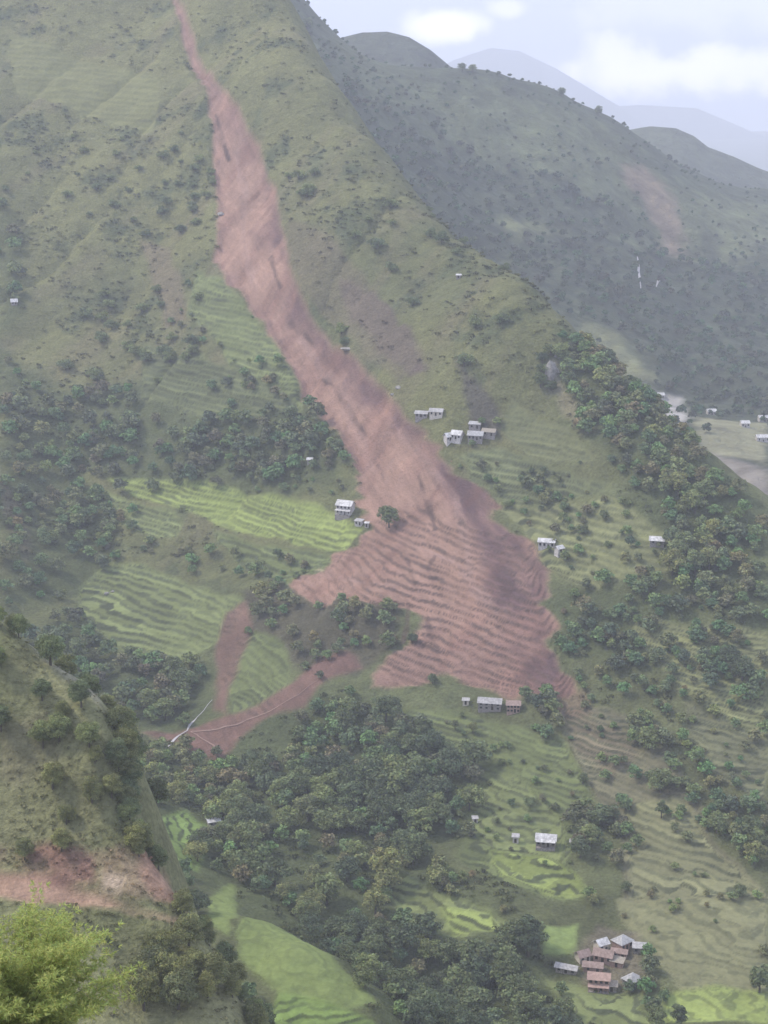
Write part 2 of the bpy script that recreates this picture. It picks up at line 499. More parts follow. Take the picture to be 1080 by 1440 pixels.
G1 = (0.33, 0.37, 0.12); G2 = (0.23, 0.25, 0.105); G3 = (0.185, 0.205, 0.085); OL = (0.27, 0.265, 0.13); BR = (0.235, 0.205, 0.13); BEI = (0.29, 0.27, 0.15)
for pl, col, tm, stp in (
        ([(150, 672), (240, 672), (330, 688), (400, 700), (470, 722), (505, 745), (485, 775), (430, 765), (370, 755), (300, 740), (250, 712), (190, 700)], G1, 1, 2.4),
        ([(150, 690), (230, 712), (262, 735), (250, 758), (200, 752), (150, 735)], G2, 1, 2.4),
        ([(300, 745), (400, 770), (480, 785), (430, 830), (380, 815), (330, 790)], G3, 1, 3.0),
        ([(115, 825), (150, 790), (200, 792), (290, 825), (345, 845), (330, 885), (290, 912), (200, 935), (150, 895), (112, 865)], G2, 1, 2.2),
        ([(530, 1000), (660, 1000), (800, 1045), (832, 1120), (800, 1210), (835, 1260), (780, 1268), (700, 1245), (640, 1205), (668, 1150), (645, 1090), (600, 1040)], G3, 1, 2.1),
        ([(640, 1080), (720, 1090), (790, 1150), (790, 1210), (700, 1200), (660, 1160)], G2, 1, 2.1),
        ([(690, 1195), (760, 1205), (810, 1225), (835, 1255), (780, 1262), (700, 1232)], G1, 1, 2.0),
        ([(765, 1300), (812, 1300), (815, 1343), (765, 1340)], (0.28, 0.34, 0.12), 0.3, 2.5),
        ([(520, 1215), (600, 1245), (700, 1285), (740, 1310), (650, 1318), (560, 1290)], G2, 1, 2.1),
        ([(620, 1275), (690, 1285), (715, 1310), (640, 1312)], G1, 1, 2.4),
        ([(870, 1265), (1080, 1262), (1080, 1400), (960, 1395), (890, 1320)], BEI, 0.5, 2.0),
        ([(925, 1400), (1010, 1385), (1080, 1395), (1080, 1440), (925, 1440)], G1, 0.6, 2.0),
        ([(770, 1380), (830, 1390), (930, 1400), (930, 1440), (820, 1440)], G2, 1, 2.2),
        ([(790, 990), (900, 1005), (960, 1085), (1000, 1175), (1080, 1262), (880, 1262), (878, 1180), (832, 1110), (800, 1050)], BR, 1, 2.2),
        ([(880, 1130), (960, 1120), (1010, 1200), (1080, 1262), (890, 1262)], BEI, 1, 2.4),
        ([(690, 700), (760, 712), (860, 700), (945, 755), (955, 800), (840, 830), (760, 800), (740, 750)], OL, 1, 3.1),
        ([(640, 640), (700, 625), (790, 660), (870, 690), (760, 712), (690, 700)], (0.21, 0.22, 0.11), 1, 3.0),
        ([(720, 560), (800, 600), (840, 650), (740, 640), (700, 600)], (0.20, 0.20, 0.10), 0.8, 3.0),
        ([(880, 870), (1080, 890), (1080, 1060), (960, 970)], OL, 1, 2.6),
        ([(960, 980), (1080, 1040), (1080, 1140), (990, 1080)], (0.22, 0.21, 0.12), 1, 2.6),
        ([(275, 375), (320, 395), (370, 460), (420, 530), (425, 580), (330, 520), (265, 440)], (0.215, 0.235, 0.10), 1, 3.0),
        ([(200, 480), (330, 520), (420, 570), (330, 600), (200, 560)], (0.17, 0.18, 0.085), 1, 3.0),
        ([(10, 45), (225, 105), (215, 190), (100, 150), (20, 130)], (0.235, 0.225, 0.10), 0.3, 4.5),
        ([(350, 1290), (400, 1308), (470, 1348), (525, 1408), (480, 1420), (400, 1405), (330, 1345)], (0.255, 0.30, 0.105), 0.35, 1.6),
        ([(390, 1395), (480, 1420), (520, 1440), (380, 1440)], (0.26, 0.34, 0.10), 0.8, 2.0),
        ([(292, 1262), (325, 1245), (338, 1290), (320, 1315), (292, 1300)], (0.255, 0.30, 0.105), 0.3, 2.2),
        ([(222, 1150), (262, 1135), (300, 1165), (275, 1225), (232, 1205)], (0.22, 0.29, 0.095), 1, 2.0),
        ([(345, 885), (400, 905), (412, 960), (375, 1000), (325, 1015), (315, 940)], G3, 1, 2.2)):
    paint(pl, col, 2.0, 3.0, 1.0, 13, klass=2, terr=tm, st=stp, f=1.0)

# bare earth: the landslide and the smaller slips
SLIDE = [(238, -20), (262, 60), (288, 110), (300, 170), (302, 240), (304, 310), (303, 360), (320, 395), (345, 420), (375, 460), (405, 510), (435, 560), (478, 610),
         (505, 650), (512, 690), (500, 715), (515, 742), (490, 772), (450, 800), (405, 825), (440, 850), (520, 838), (572, 850), (590, 880), (560, 915), (525, 950),
         (510, 972), (570, 972), (620, 950), (660, 962), (720, 985), (800, 985), (792, 930), (775, 885), (765, 835), (745, 785), (715, 735), (685, 692), (640, 650),
         (590, 600), (552, 560), (505, 505), (460, 470), (425, 420), (410, 380), (396, 320), (389, 260), (366, 210), (336, 150), (303, 110), (272, 60), (246, -20)]
slide_main = paint(SLIDE, C_SLIDE, 2.5, 3.5, 1.0, 17, klass=1, row=ROW)
slide_m = np.maximum(slide_m, slide_main)
fieldm *= (1 - slide_main)
for pl, am in (([(530, 545), (590, 625), (635, 700), (668, 770), (690, 830), (700, 900), (720, 960), (800, 985), (800, 930), (785, 850), (745, 765), (705, 700), (645, 640), (590, 590), (540, 530)], 0.95),
               ([(303, 360), (345, 435), (385, 500), (430, 580), (470, 640), (505, 650), (478, 605), (435, 555), (405, 505), (370, 455), (340, 415)], 0.75),
               ([(375, 240), (392, 350), (405, 410), (450, 480), (530, 570), (570, 585), (500, 490), (440, 430), (415, 360), (400, 260)], 0.85),
               ([(700, 900), (800, 930), (800, 985), (720, 985), (640, 955), (560, 972), (510, 972), (550, 920), (600, 905)], 0.3),
               ([(335, 315), (390, 322), (390, 332), (335, 330)], 0.35),
               ([(245, 0), (300, 105), (340, 160), (365, 210), (350, 205), (310, 140), (270, 80)], 0.5)):
    m = mask_poly(GX, GY, plan(pl), 9, 10, 19) * am * slide_main * np.clip(1.0 + 0.8 * fbm(GX * .93 + GY * .35, (GX * .35 - GY * .93) * .18, 7, 3, 99), 0.62, 1.1)
    cover[:] = cover * (1 - m[..., None]) + np.array(C_SLIDE_DK) * m[..., None]
nn = np.clip(0.9 * fbm(fb, fa * 0.25, 9, 4, 51), 0, 1) * slide_main
cover[:] = cover * (1 - nn[..., None]) + np.array((0.30, 0.165, 0.125)) * nn[..., None]
nn = np.clip(1.1 * fbm(fb, fa * 0.3, 14, 3, 57) - 0.1, 0, 1) * slide_main
cover[:] = cover * (1 - nn[..., None]) + np.array((0.56, 0.345, 0.25)) * nn[..., None]


def paint_line(pts, wid, col, am, gap=0.0):
    pl = plan(pts)
    L_ = []
    for (ax, ay), (bx, by) in zip(pl[:-1], pl[1:]):
        n_ = np.array([-(by - ay), bx - ax]); n_ /= np.linalg.norm(n_) + 1e-6
        m = mask_poly(GX, GY, [(ax + n_[0] * wid, ay + n_[1] * wid), (bx + n_[0] * wid, by + n_[1] * wid), (bx - n_[0] * wid, by - n_[1] * wid), (ax - n_[0] * wid, ay - n_[1] * wid)], .8, 1.6, 77)
        m = m * am * np.clip(1 - gap + 1.6 * gap * fbm(GX, GY, 12, 2, 78) + .2, 0, 1)
        cover[:] = cover * (1 - m[..., None]) + np.array(col) * m[..., None]


DKL = (0.13, 0.085, 0.072)
for pts in ([(455, 515), (472, 535), (484, 552), (500, 575), (513, 600)], [(530, 640), (536, 655), (540, 668)], [(588, 665), (595, 690), (604, 712), (612, 745)], [(566, 772), (578, 798), (584, 830)],
            [(612, 780), (600, 800)], [(303, 150), (312, 185), (322, 215)], [(395, 395), (388, 380), (380, 350)], [(440, 470), (425, 455), (408, 440)], [(575, 850), (572, 880), (565, 905)], [(600, 870), (610, 900)]):
    paint_line(pts, 1.3, DKL, 0.85, 0.5)
for pts in ([(560, 590), (600, 650), (640, 700), (655, 760), (665, 830), (680, 850)], [(480, 560), (510, 610), (530, 660)], [(420, 460), (460, 510), (500, 560)], [(330, 200), (345, 260), (340, 330), (360, 400)], [(445, 800), (520, 820), (600, 830)], [(560, 760), (640, 790), (700, 860)]):
    paint_line(pts, 2.2, (0.60, 0.42, 0.33), 0.6, 0.5)
for pl, col, am, kl in (
        ([(345, 845), (352, 880), (335, 940), (318, 1005), (298, 1000), (305, 920), (322, 860)], (0.33, 0.20, 0.155), 0.85, 1),
        ([(510, 940), (455, 955), (425, 990), (360, 1020), (330, 1045), (312, 1078), (285, 1065), (240, 1045), (205, 1030), (285, 1018), (345, 998), (415, 960), (450, 925), (490, 915)], (0.34, 0.205, 0.16), 0.9, 1),
        ([(478, 395), (530, 410), (575, 460), (600, 520), (575, 530), (530, 490), (495, 450)], (0.155, 0.105, 0.105), 0.92, None),
        ([(195, 335), (240, 350), (262, 450), (235, 460), (215, 400)], (0.235, 0.165, 0.125), 0.6, None),
        ([(400, 300), (450, 330), (520, 400), (600, 500), (560, 540), (470, 460), (415, 400)], (0.20, 0.155, 0.11), 0.6, None),
        ([(640, 505), (670, 530), (700, 575), (705, 615), (670, 600), (650, 560)], (0.12, 0.10, 0.09), 0.85, None),
        ([(785, 545), (810, 560), (835, 605), (820, 610), (790, 580)], (0.33, 0.27, 0.18), 0.7, None),
        ([(770, 505), (790, 500), (788, 550), (765, 545)], (0.30, 0.26, 0.22), 0.7, None),
        ([(0, 670), (20, 700), (50, 780), (35, 790), (10, 730)], (0.21, 0.165, 0.13), 0.6, None),
        ([(790, 990), (850, 1010), (900, 1060), (860, 1090), (810, 1060)], (0.27, 0.18, 0.14), 0.4, None),
        ([(740, 960), (820, 970), (850, 1010), (790, 1010)], (0.28, 0.17, 0.135), 0.6, None),
        ([(840, 1300), (900, 1310), (905, 1370), (870, 1395), (820, 1385), (815, 1340)], (0.24, 0.185, 0.15), 0.7, None)):
    m = paint(pl, col, 3, 4, am, 23, klass=kl)
    if kl == 1:
        slide_m = np.maximum(slide_m, m)
        fieldm *= (1 - m)

# relief: eroded channel above, buried terraces below
tone = np.array((0.67, 0.71, 0.64))
cover *= tone + (np.array((0.53, 0.485, 0.50)) - tone) * slide_m[..., None]
chan = mask_poly(GX, GY, plan([p for p in SLIDE]), 6, 5, 17)
upper = sstep(1000, 1060, GY)
GZ -= chan * upper * (6.5 + 2.6 * fbm(fb, fa * 0.3, 12, 3, 61))
low_terr = mask_poly(GX, GY, plan([(500, 735), (560, 715), (620, 720), (720, 735), (760, 800), (800, 930), (800, 985), (700, 975), (560, 972), (400, 850), (400, 815), (490, 770)]), 8, 4, 5)
terr_m = np.maximum(terr_m, low_terr * 0.95)
step[low_terr > 0.3] = 2.8
step[(fieldm > .3) & (GY < 870)] = 1.6
step[(fieldm > .3) & (GY < 640)] = 1.2
tilt = 0.13 * low_terr + 0.05 * fieldm
ph = (GZ + tilt * GX) / step + 0.7 * fbm(GX, GY, 70, 2, 71) + 0.16 * fbm(GX, GY, 16, 2, 73)
fbw = fb + 14 * fbm(GX, GY, 50, 2, 87)
ph += 0.55 * (_h(np.floor(fbw / 37).astype(np.int64), np.floor(ph / 3).astype(np.int64), 8) - 0.5) + 0.3 * (_h(np.floor(fbw / 17).astype(np.int64), np.floor(ph).astype(np.int64), 9) - 0.5)
terr_m = terr_m * np.clip(0.85 + 0.9 * fbm(GX, GY, 34, 3, 79), 0.45, 1)
terr_m = np.maximum(terr_m, low_terr * np.clip(0.95 + 0.5 * fbm(GX, GY, 50, 2, 83), 0.55, 1))
fr = ph - np.floor(ph)
st = np.where(fr < 0.62, fr * 0.22, 0.136 + (fr - 0.62) / 0.38 * 0.864)
GZ = GZ * (1 - terr_m) + (GZ + (st - fr) * step) * terr_m
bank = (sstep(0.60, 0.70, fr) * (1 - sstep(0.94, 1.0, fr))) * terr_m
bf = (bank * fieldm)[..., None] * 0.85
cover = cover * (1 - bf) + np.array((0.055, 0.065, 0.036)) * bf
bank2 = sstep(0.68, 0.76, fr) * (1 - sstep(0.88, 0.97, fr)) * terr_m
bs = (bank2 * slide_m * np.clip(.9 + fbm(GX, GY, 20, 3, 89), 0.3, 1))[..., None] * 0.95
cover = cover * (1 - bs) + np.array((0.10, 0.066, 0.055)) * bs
# each terrace plot has its own crop state
row = np.floor(ph)
plot = _h(row.astype(np.int64), np.floor(fb / 38 + 0.4 * row).astype(np.int64), 5)
cover *= (1 + (fieldm * terr_m * (plot - 0.5) * 0.55))[..., None]

idx = np.arange(NR * NC).reshape(NR, NC)
quads = np.stack([idx[:-1, :-1], idx[:-1, 1:], idx[1:, 1:], idx[1:, :-1]], -1).reshape(-1, 4)
qc = cls[:-1, :-1].ravel()
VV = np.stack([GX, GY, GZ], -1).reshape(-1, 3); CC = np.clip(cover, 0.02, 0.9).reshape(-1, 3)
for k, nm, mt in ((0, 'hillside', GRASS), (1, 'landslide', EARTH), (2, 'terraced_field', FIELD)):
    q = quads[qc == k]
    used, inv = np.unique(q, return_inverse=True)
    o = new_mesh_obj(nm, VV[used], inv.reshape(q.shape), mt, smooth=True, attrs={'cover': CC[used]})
    tag(o, None, None, kind='structure')

# ------------------------------------------------------------------ near spur on the left, and the ground under the camera
CREST = [(-120, 800, 475), (0, 868, 460), (40, 903, 455), (100, 952, 448), (140, 992, 440), (165, 1060, 430), (160, 1130, 420), (200, 1200, 411), (268, 1292, 400), (310, 1360, 390), (350, 1440, 378)]
Q = [at(*p) for p in CREST]
for p in CREST:
    q = at(*p); Q.append(q + np.array([9, 10, -24])); Q.append(q + np.array([45, 55, -150]))
for p in [(-200, 900, 462), (0, 980, 440), (60, 1040, 432), (-200, 1100, 430), (0, 1120, 421), (90, 1130, 419), (0, 1200, 409), (130, 1210, 406),
          (0, 1255, 396), (120, 1275, 396), (200, 1290, 396), (-200, 1250, 400), (0, 1340, 385), (120, 1360, 382), (220, 1370, 385), (0, 1440, 370), (200, 1440, 370), (-200, 1440, 370)]:
    Q.append(at(*p))
Q += [np.array(p, float) for p in [(0, 0, -1.7), (-60, 0, 0), (60, 0, -14), (150, 0, -60), (-90, 60, -36), (-20, 60, -40), (60, 60, -48), (-20, 100, -64), (-70, 110, -66), (-80, 200, -142), (0, 200, -160),
                                   (90, 200, -170), (-90, 300, -212), (-45, 330, -215), (0, 300, -228), (100, 320, -300), (180, 200, -260), (60, 420, -320), (-200, 200, -135), (-260, 520, -200), (0, 540, -400), (200, 520, -420)]]
NEAR = Surf(Q, reg=0.0005, noise=lambda x, y: 4.0 * fbm(x, y, 34, 4, 81) * sstep(120, 300, y) + 1.3 * fbm(x, y, 8, 3, 83))
nx, ny = np.arange(-260, 190, 1.1), np.arange(-30, 560, 1.1)
NX, NY = np.meshgrid(nx, ny)
NZ = NEAR(NX, NY)


def HN(x, y):
    x = np.asarray(x, float); y = np.asarray(y, float)
    s = np.clip((x - nx[0]) / 1.1, 0, len(nx) - 1.001); r = np.clip((y - ny[0]) / 1.1, 0, len(ny) - 1.001)
    i, j = r.astype(int), s.astype(int); a, b = r - i, s - j
    return (NZ[i, j] * (1 - a) * (1 - b) + NZ[i + 1, j] * a * (1 - b) + NZ[i, j + 1] * (1 - a) * b + NZ[i + 1, j + 1] * a * b)


KN = dict(y0=300.0, y1=520.0, n=900)
cov = np.empty(NX.shape + (3,)); cov[:] = (0.225, 0.222, 0.110)
t = np.clip(0.5 + fbm(NX, NY, 22, 4, 85), 0, 1)[..., None]
cov[:] = cov * (1 - t) + np.array((0.150, 0.155, 0.070)) * t


def paint_n(poly, col, soft=1.5, wob=2.5, am=1.0):
    m = mask_poly(NX, NY, plan(poly, HN, **KN), soft, wob, 29) * am
    if am < 1 and am > .5: m = m * np.clip(0.95 + 1.5 * fbm(NX, NY, 9, 4, 131), 0.1, 1)
    cov[:] = cov * (1 - m[..., None]) + np.array(col) * m[..., None]
    return m


road = paint_n([(-60, 1222), (60, 1232), (130, 1250), (180, 1268), (240, 1286), (268, 1293), (250, 1302), (180, 1288), (110, 1272), (-60, 1256)], (0.42, 0.27, 0.19))
paint_n([(-60, 1195), (60, 1195), (130, 1205), (140, 1245), (60, 1232), (-60, 1224)], (0.25, 0.14, 0.11), am=0.9)
paint_n([(140, 1200), (200, 1205), (235, 1235), (268, 1290), (190, 1275), (140, 1250)], (0.33, 0.235, 0.15), am=0.8)
paint_n([(200, 1205), (235, 1235), (268, 1290), (215, 1275), (195, 1235)], (0.42, 0.25, 0.17), am=0.8)
paint_n([(142, 1228), (175, 1235), (170, 1258), (145, 1252)], (0.48, 0.37, 0.27), am=0.9)
pathm = paint_n([(42, 898), (60, 908), (100, 944), (142, 984), (140, 994), (95, 956), (50, 916)], (0.24, 0.23, 0.15), 0.8, 0.6)
paint_n([(0, 1010), (60, 1010), (80, 1060), (30, 1100), (0, 1090)], (0.19, 0.17, 0.10), am=0.6)
NZ = NZ - 1.2 * road
idx = np.arange(NX.size).reshape(NX.shape)
quads = np.stack([idx[:-1, :-1], idx[:-1, 1:], idx[1:, 1:], idx[1:, :-1]], -1).reshape(-1, 4)
VV = np.stack([NX, NY, NZ], -1).reshape(-1, 3)
qr = (road > 0.5)[:-1, :-1].ravel()
for sel, nm, mt in ((~qr, 'near_hillside', GRASS), (qr, 'dirt_road', EARTH)):
    q = quads[sel]; used, inv = np.unique(q, return_inverse=True)
    tag(new_mesh_obj(nm, VV[used], inv.reshape(q.shape), mt, smooth=True, attrs={'cover': cov.reshape(-1, 3)[used]}), None, None, kind='structure')

# ------------------------------------------------------------------ the hill across the valley
A_CREST = [(250, -150, 2500), (380, -45, 2500), (440, 32, 2480), (520, 86, 2500), (580, 98, 2520), (640, 101, 2550), (700, 107, 2600), (740, 116, 2620), (800, 140, 2640), (850, 164, 2660),
           (885, 184, 2680), (930, 215, 2700), (1000, 250, 2720), (1080, 268, 2750), (1250, 330, 2800)]
R = [at(*p) for p in A_CREST]
for p in A_CREST:
    R.append(at(*p) + np.array([60, 160, -60])); R.append(at(*p) + np.array([200, 600, -380]))
for p in [(560, 200, 2250), (700, 250, 2300), (850, 270, 2350), (1000, 320, 2400), (1150, 350, 2450), (640, 330, 2020), (780, 380, 2080), (900, 400, 2130), (1050, 430, 2150),
          (820, 470, 1880), (930, 500, 1900), (1080, 520, 1920), (880, 545, 1760), (960, 575, 1660), (1080, 590, 1680), (960, 605, 1560), (1080, 640, 1500), (1000, 660, 1440), (1080, 730, 1330),
          (1250, 640, 1520), (1250, 560, 1700)]:
    R.append(at(*p))
R += [np.array(p, float) for p in [(-150, 1250, -520), (100, 1250, -500), (300, 1200, -480), (500, 1200, -450), (-250, 1900, -300), (-100, 1600, -520), (100, 1450, -520)]]
FAR = Surf(R, reg=0.002, noise=lambda x, y: (46 * fbm(x * 1.0 + y * .3, y * .6, 260, 4, 91) + 13 * fbm(x, y, 60, 4, 93)) * sstep(1500, 1900, y) * (1 - 0.75 * sstep(2300, 2550, y) * (1 - sstep(2650, 2900, y))) + 1.5 * fbm(x, y, 30, 3, 95))
ncf, nrf = 460, 520
sf = np.linspace(-0.16, 0.36, ncf); yf = 1180 * (3300 / 1180.) ** (np.arange(nrf) / (nrf - 1.0))
FX, FY = sf[None, :] * yf[:, None], np.repeat(yf[:, None], ncf, 1)
FZ = FAR(FX, FY)


def HF(x, y):
    x = np.asarray(x, float); y = np.asarray(y, float)
    s = np.clip((x / y + 0.16) / 0.52 * (ncf - 1), 0, ncf - 1.001)
    r = np.clip(np.log(np.maximum(y, 1) / 1180) / math.log(3300 / 1180.) * (nrf - 1), 0, nrf - 1.001)
    i, j = r.astype(int), s.astype(int); a, b = r - i, s - j
    return (FZ[i, j] * (1 - a) * (1 - b) + FZ[i + 1, j] * a * (1 - b) + FZ[i, j + 1] * (1 - a) * b + FZ[i + 1, j + 1] * a * b)


KF = dict(y0=1200.0, y1=3200.0, n=2000)
cf = np.empty(FX.shape + (3,)); cf[:] = (0.060, 0.072, 0.040)
t = np.clip(0.1 + 1.3 * fbm(FX, FY, 240, 4, 97), 0, 1)[..., None]
cf[:] = cf * (1 - t) + np.array((0.10, 0.115, 0.055)) * t


def paint_f(poly, col, soft=12, wob=18, am=1.0):
    m = mask_poly(FX, FY, plan(poly, HF, **KF), soft, wob, 33) * am
    cf[:] = cf * (1 - m[..., None]) + np.array(col) * m[..., None]


paint_f([(620, 150), (700, 125), (850, 180), (930, 240), (1000, 290), (1000, 360), (900, 350), (800, 250), (700, 240), (640, 210)], (0.135, 0.15, 0.07), 30, 45, 0.55)
paint_f([(1000, 280), (1080, 290), (1080, 370), (1010, 370)], (0.16, 0.175, 0.085), 25, 30, 0.6)
paint_f([(700, 310), (800, 315), (780, 335), (710, 330)], (0.16, 0.17, 0.08), 14, 16, 0.8)
paint_f([(872, 232), (905, 232), (940, 262), (960, 320), (955, 360), (930, 350), (915, 300), (880, 260)], (0.24, 0.175, 0.125), 12, 16, 0.8)
paint_f([(915, 548), (960, 556), (972, 590), (950, 600), (930, 580)], (0.42, 0.39, 0.36), 8, 12, 0.85)
paint_f([(975, 585), (1080, 595), (1080, 655), (1020, 640), (975, 620)], (0.23, 0.22, 0.13), 6, 8, 0.9)
paint_f([(1000, 640), (1080, 660), (1080, 770), (1040, 700)], (0.24, 0.21, 0.18), 8, 8, 0.9)
paint_f([(820, 455), (870, 470), (930, 540), (880, 530)], (0.20, 0.205, 0.10), 8, 10, 0.8)
idx = np.arange(FX.size).reshape(FX.shape)
quads = np.stack([idx[:-1, :-1], idx[:-1, 1:], idx[1:, 1:], idx[1:, :-1]], -1).reshape(-1, 4)
tag(new_mesh_obj('forested_hill', np.stack([FX, FY, FZ], -1).reshape(-1, 3), quads, HILLM, smooth=True, attrs={'cover': cf.reshape(-1, 3)}), None, None, kind='structure')


def ridge(name, prof, Yc, depth, front, back, col, rough_amp, wl, seed, n=260, m=90):
    """a mountain ridge whose crest follows the profile at distance Yc"""
    pr = np.array([at(u, v, Yc) for u, v in prof])
    xs = np.linspace(pr[0, 0], pr[-1, 0], n)
    cz = np.interp(xs, pr[:, 0], pr[:, 2])
    ys = np.linspace(Yc - depth, Yc + depth, m)
    X, Y = np.meshgrid(xs, ys)
    d = Y - Yc
    Z = cz[None, :] + np.where(d < 0, d * front, -d * back)
    env = np.clip(np.abs(d) / depth * 3, 0.08, 1)
    Z = Z + rough_amp * fbm(X, Y * 0.5, wl, 5, seed) * env - rough_amp * 0.25 * env
    cc = np.empty(X.shape + (3,)); cc[:] = col
    cc *= (1 + 0.35 * fbm(X, Y, wl * .6, 4, seed + 3))[..., None]
    ix = np.arange(X.size).reshape(X.shape)
    qd = np.stack([ix[:-1, :-1], ix[:-1, 1:], ix[1:, 1:], ix[1:, :-1]], -1).reshape(-1, 4)
    return tag(new_mesh_obj(name, np.stack([X, Y, Z], -1).reshape(-1, 3), qd, HILLM, smooth=True, attrs={'cover': cc.reshape(-1, 3)}), None, None, kind='structure')


ridge('wooded_ridge', [(200, 140), (420, 80), (470, 52), (510, 42), (545, 42), (575, 50), (605, 68), (640, 97), (690, 125), (760, 165), (820, 200)], 3150, 450, 0.55, 0.5, (0.06, 0.07, 0.045), 60, 260, 201)
ridge('wooded_ridge', [(780, 230), (840, 200), (875, 182), (915, 175), (950, 177), (975, 188), (995, 203), (1030, 216), (1065, 232), (1100, 245), (1300, 330)], 3700, 700, 0.45, 0.5, (0.075, 0.085, 0.05), 60, 260, 211)
ridge('distant_mountain', [(480, 160), (580, 110), (640, 82), (690, 66), (730, 70), (780, 94), (820, 118), (870, 148), (920, 190), (1000, 300)], 15500, 1500, 0.5, 0.5, (0.07, 0.08, 0.06), 120, 700, 221)
ridge('distant_mountain', [(600, 240), (760, 180), (840, 148), (900, 145), (980, 150), (1060, 185), (1140, 215), (1400, 260)], 16800, 1500, 0.45, 0.5, (0.07, 0.08, 0.06), 140, 800, 231)

vf = new_mesh_obj('valley_floor', [(-6490, -50, -620), (6490, -50, -620), (6490, 18590, -620), (-6490, 18590, -620)], [(0, 1, 2, 3)], plain_material('valley_woodland', (0.08, 0.09, 0.05), 0.7, 1.3, 0.01))
tag(vf, None, None, kind='structure')
vf.data.attributes.new('cover', 'FLOAT_COLOR', 'POINT')

# ------------------------------------------------------------------ foliage meshes
def leaf_cloud(rng, lobes, n, size, flat=1.0):
    """n leaf sprays spread through a set of lobes (cx,cy,cz,rx,ry,rz); returns verts, quads, tint"""
    lobes = np.array(lobes, float)
    w = lobes[:, 3] * lobes[:, 4] + lobes[:, 3] * lobes[:, 5]; w /= w.sum()
    k = rng.choice(len(lobes), n, p=w)
    d = rng.normal(size=(n, 3)); d /= np.linalg.norm(d, axis=1)[:, None]
    d[:, 2] = np.where(d[:, 2] < -0.35, -d[:, 2] * 0.6, d[:, 2])
    r = rng.uniform(0.0, 1.0, n) ** 0.22
    L = lobes[k]
    c = L[:, :3] + d * r[:, None] * L[:, 3:6] * rng.uniform(0.86, 1.12, n)[:, None]
    nrm = d + rng.normal(size=(n, 3)) * 0.42; nrm[:, 2] += 0.2
    nrm /= np.linalg.norm(nrm, axis=1)[:, None]
    a = np.cross(nrm, rng.normal(size=(n, 3))); a /= np.linalg.norm(a, axis=1)[:, None]
    b = np.cross(nrm, a)
    s = size * rng.uniform(0.6, 1.4, n)[:, None]
    V = np.empty((n, 4, 3))
    V[:, 0] = c - a * s * 0.6; V[:, 1] = c - b * s * 0.42 + nrm * s * .15; V[:, 2] = c + a * s * 0.6; V[:, 3] = c + b * s * 0.42 + nrm * s * .15
    lt = rng.uniform(0.72, 1.32, len(lobes))[k] * rng.uniform(0.75, 1.3, n)
    T = np.stack([lt * rng.uniform(0.92, 1.12, n), lt, lt * rng.uniform(0.85, 1.1, n)], 1)
    return V.reshape(-1, 3), np.arange(n * 4).reshape(n, 4), np.repeat(T, 4, 0)


def crown_lobes(rng, R, Ht, n, kind='broad'):
    """lobes of a crown: rounded masses over an ellipsoid that reaches nearly to the ground"""
    out = []
    sq = {'broad': (0.52, 0.40), 'tall': (0.54, 0.46), 'shrub': (0.46, 0.44)}[kind]
    for i in range(n):
        ph_ = i * 2.399 + rng.uniform(-.5, .5); zz = 1 - 1.75 * (i + .5) / n
        h = math.sqrt(max(0, 1 - zz * zz)); rr = rng.uniform(0.42, 0.74)
        q = R * rng.uniform(0.30, 0.52)
        out.append((R * rr * h * math.cos(ph_), R * rr * h * math.sin(ph_), Ht * (sq[0] + sq[1] * zz * rng.uniform(.6, .82)), q, q, q * rng.uniform(0.65, 0.95)))
    out.append((0, 0, Ht * sq[0], R * .62, R * .62, Ht * .3))
    return out


def tube(pts, rad, sides=6):
    V, Fq = [], []
    pts = [np.array(p, float) for p in pts]
    for i, p in enumerate(pts):
        d = pts[min(i + 1, len(pts) - 1)] - pts[max(i - 1, 0)]; d /= np.linalg.norm(d) + 1e-9
        a = np.cross(d, (0.3, 1, 0.1)); a /= np.linalg.norm(a); b = np.cross(d, a)
        for s in range(sides):
            t_ = 2 * math.pi * s / sides
            V.append(p + (a * math.cos(t_) + b * math.sin(t_)) * rad[i])
    for i in range(len(pts) - 1):
        for s in range(sides):
            Fq.append((i * sides + s, i * sides + (s + 1) % sides, (i + 1) * sides + (s + 1) % sides, (i + 1) * sides + s))
    return np.array(V), np.array(Fq)


def join(parts):
    V, Q_, off = [], [], 0
    for v, q in parts:
        V.append(v); Q_.append(np.asarray(q) + off); off += len(v)
    return np.concatenate(V), np.concatenate(Q_)


def trunk_mesh(rng, Ht, R, lobes):
    parts = []
    lean = rng.normal(size=2) * 0.05 * Ht
    parts.append(tube([(0, 0, -1.0), (0, 0, Ht * .15), (lean[0] * .5, lean[1] * .5, Ht * 0.45), (lean[0], lean[1], Ht * 0.8)],
                      [Ht * .04, Ht * .03, Ht * .02, Ht * .006]))
    for L in list(lobes)[:7]:
        z0 = min(L[2] * 0.6, Ht * .5)
        parts.append(tube([(lean[0] * .3, lean[1] * .3, z0), (L[0] * .5, L[1] * .5, (z0 + L[2]) / 2), (L[0] * .95, L[1] * .95, L[2])], [Ht * .014, Ht * .009, Ht * .003], 4))
    return join(parts)


# prototypes: (mesh crown, mesh trunk) each for a tree 10 m tall
PROTO = {}


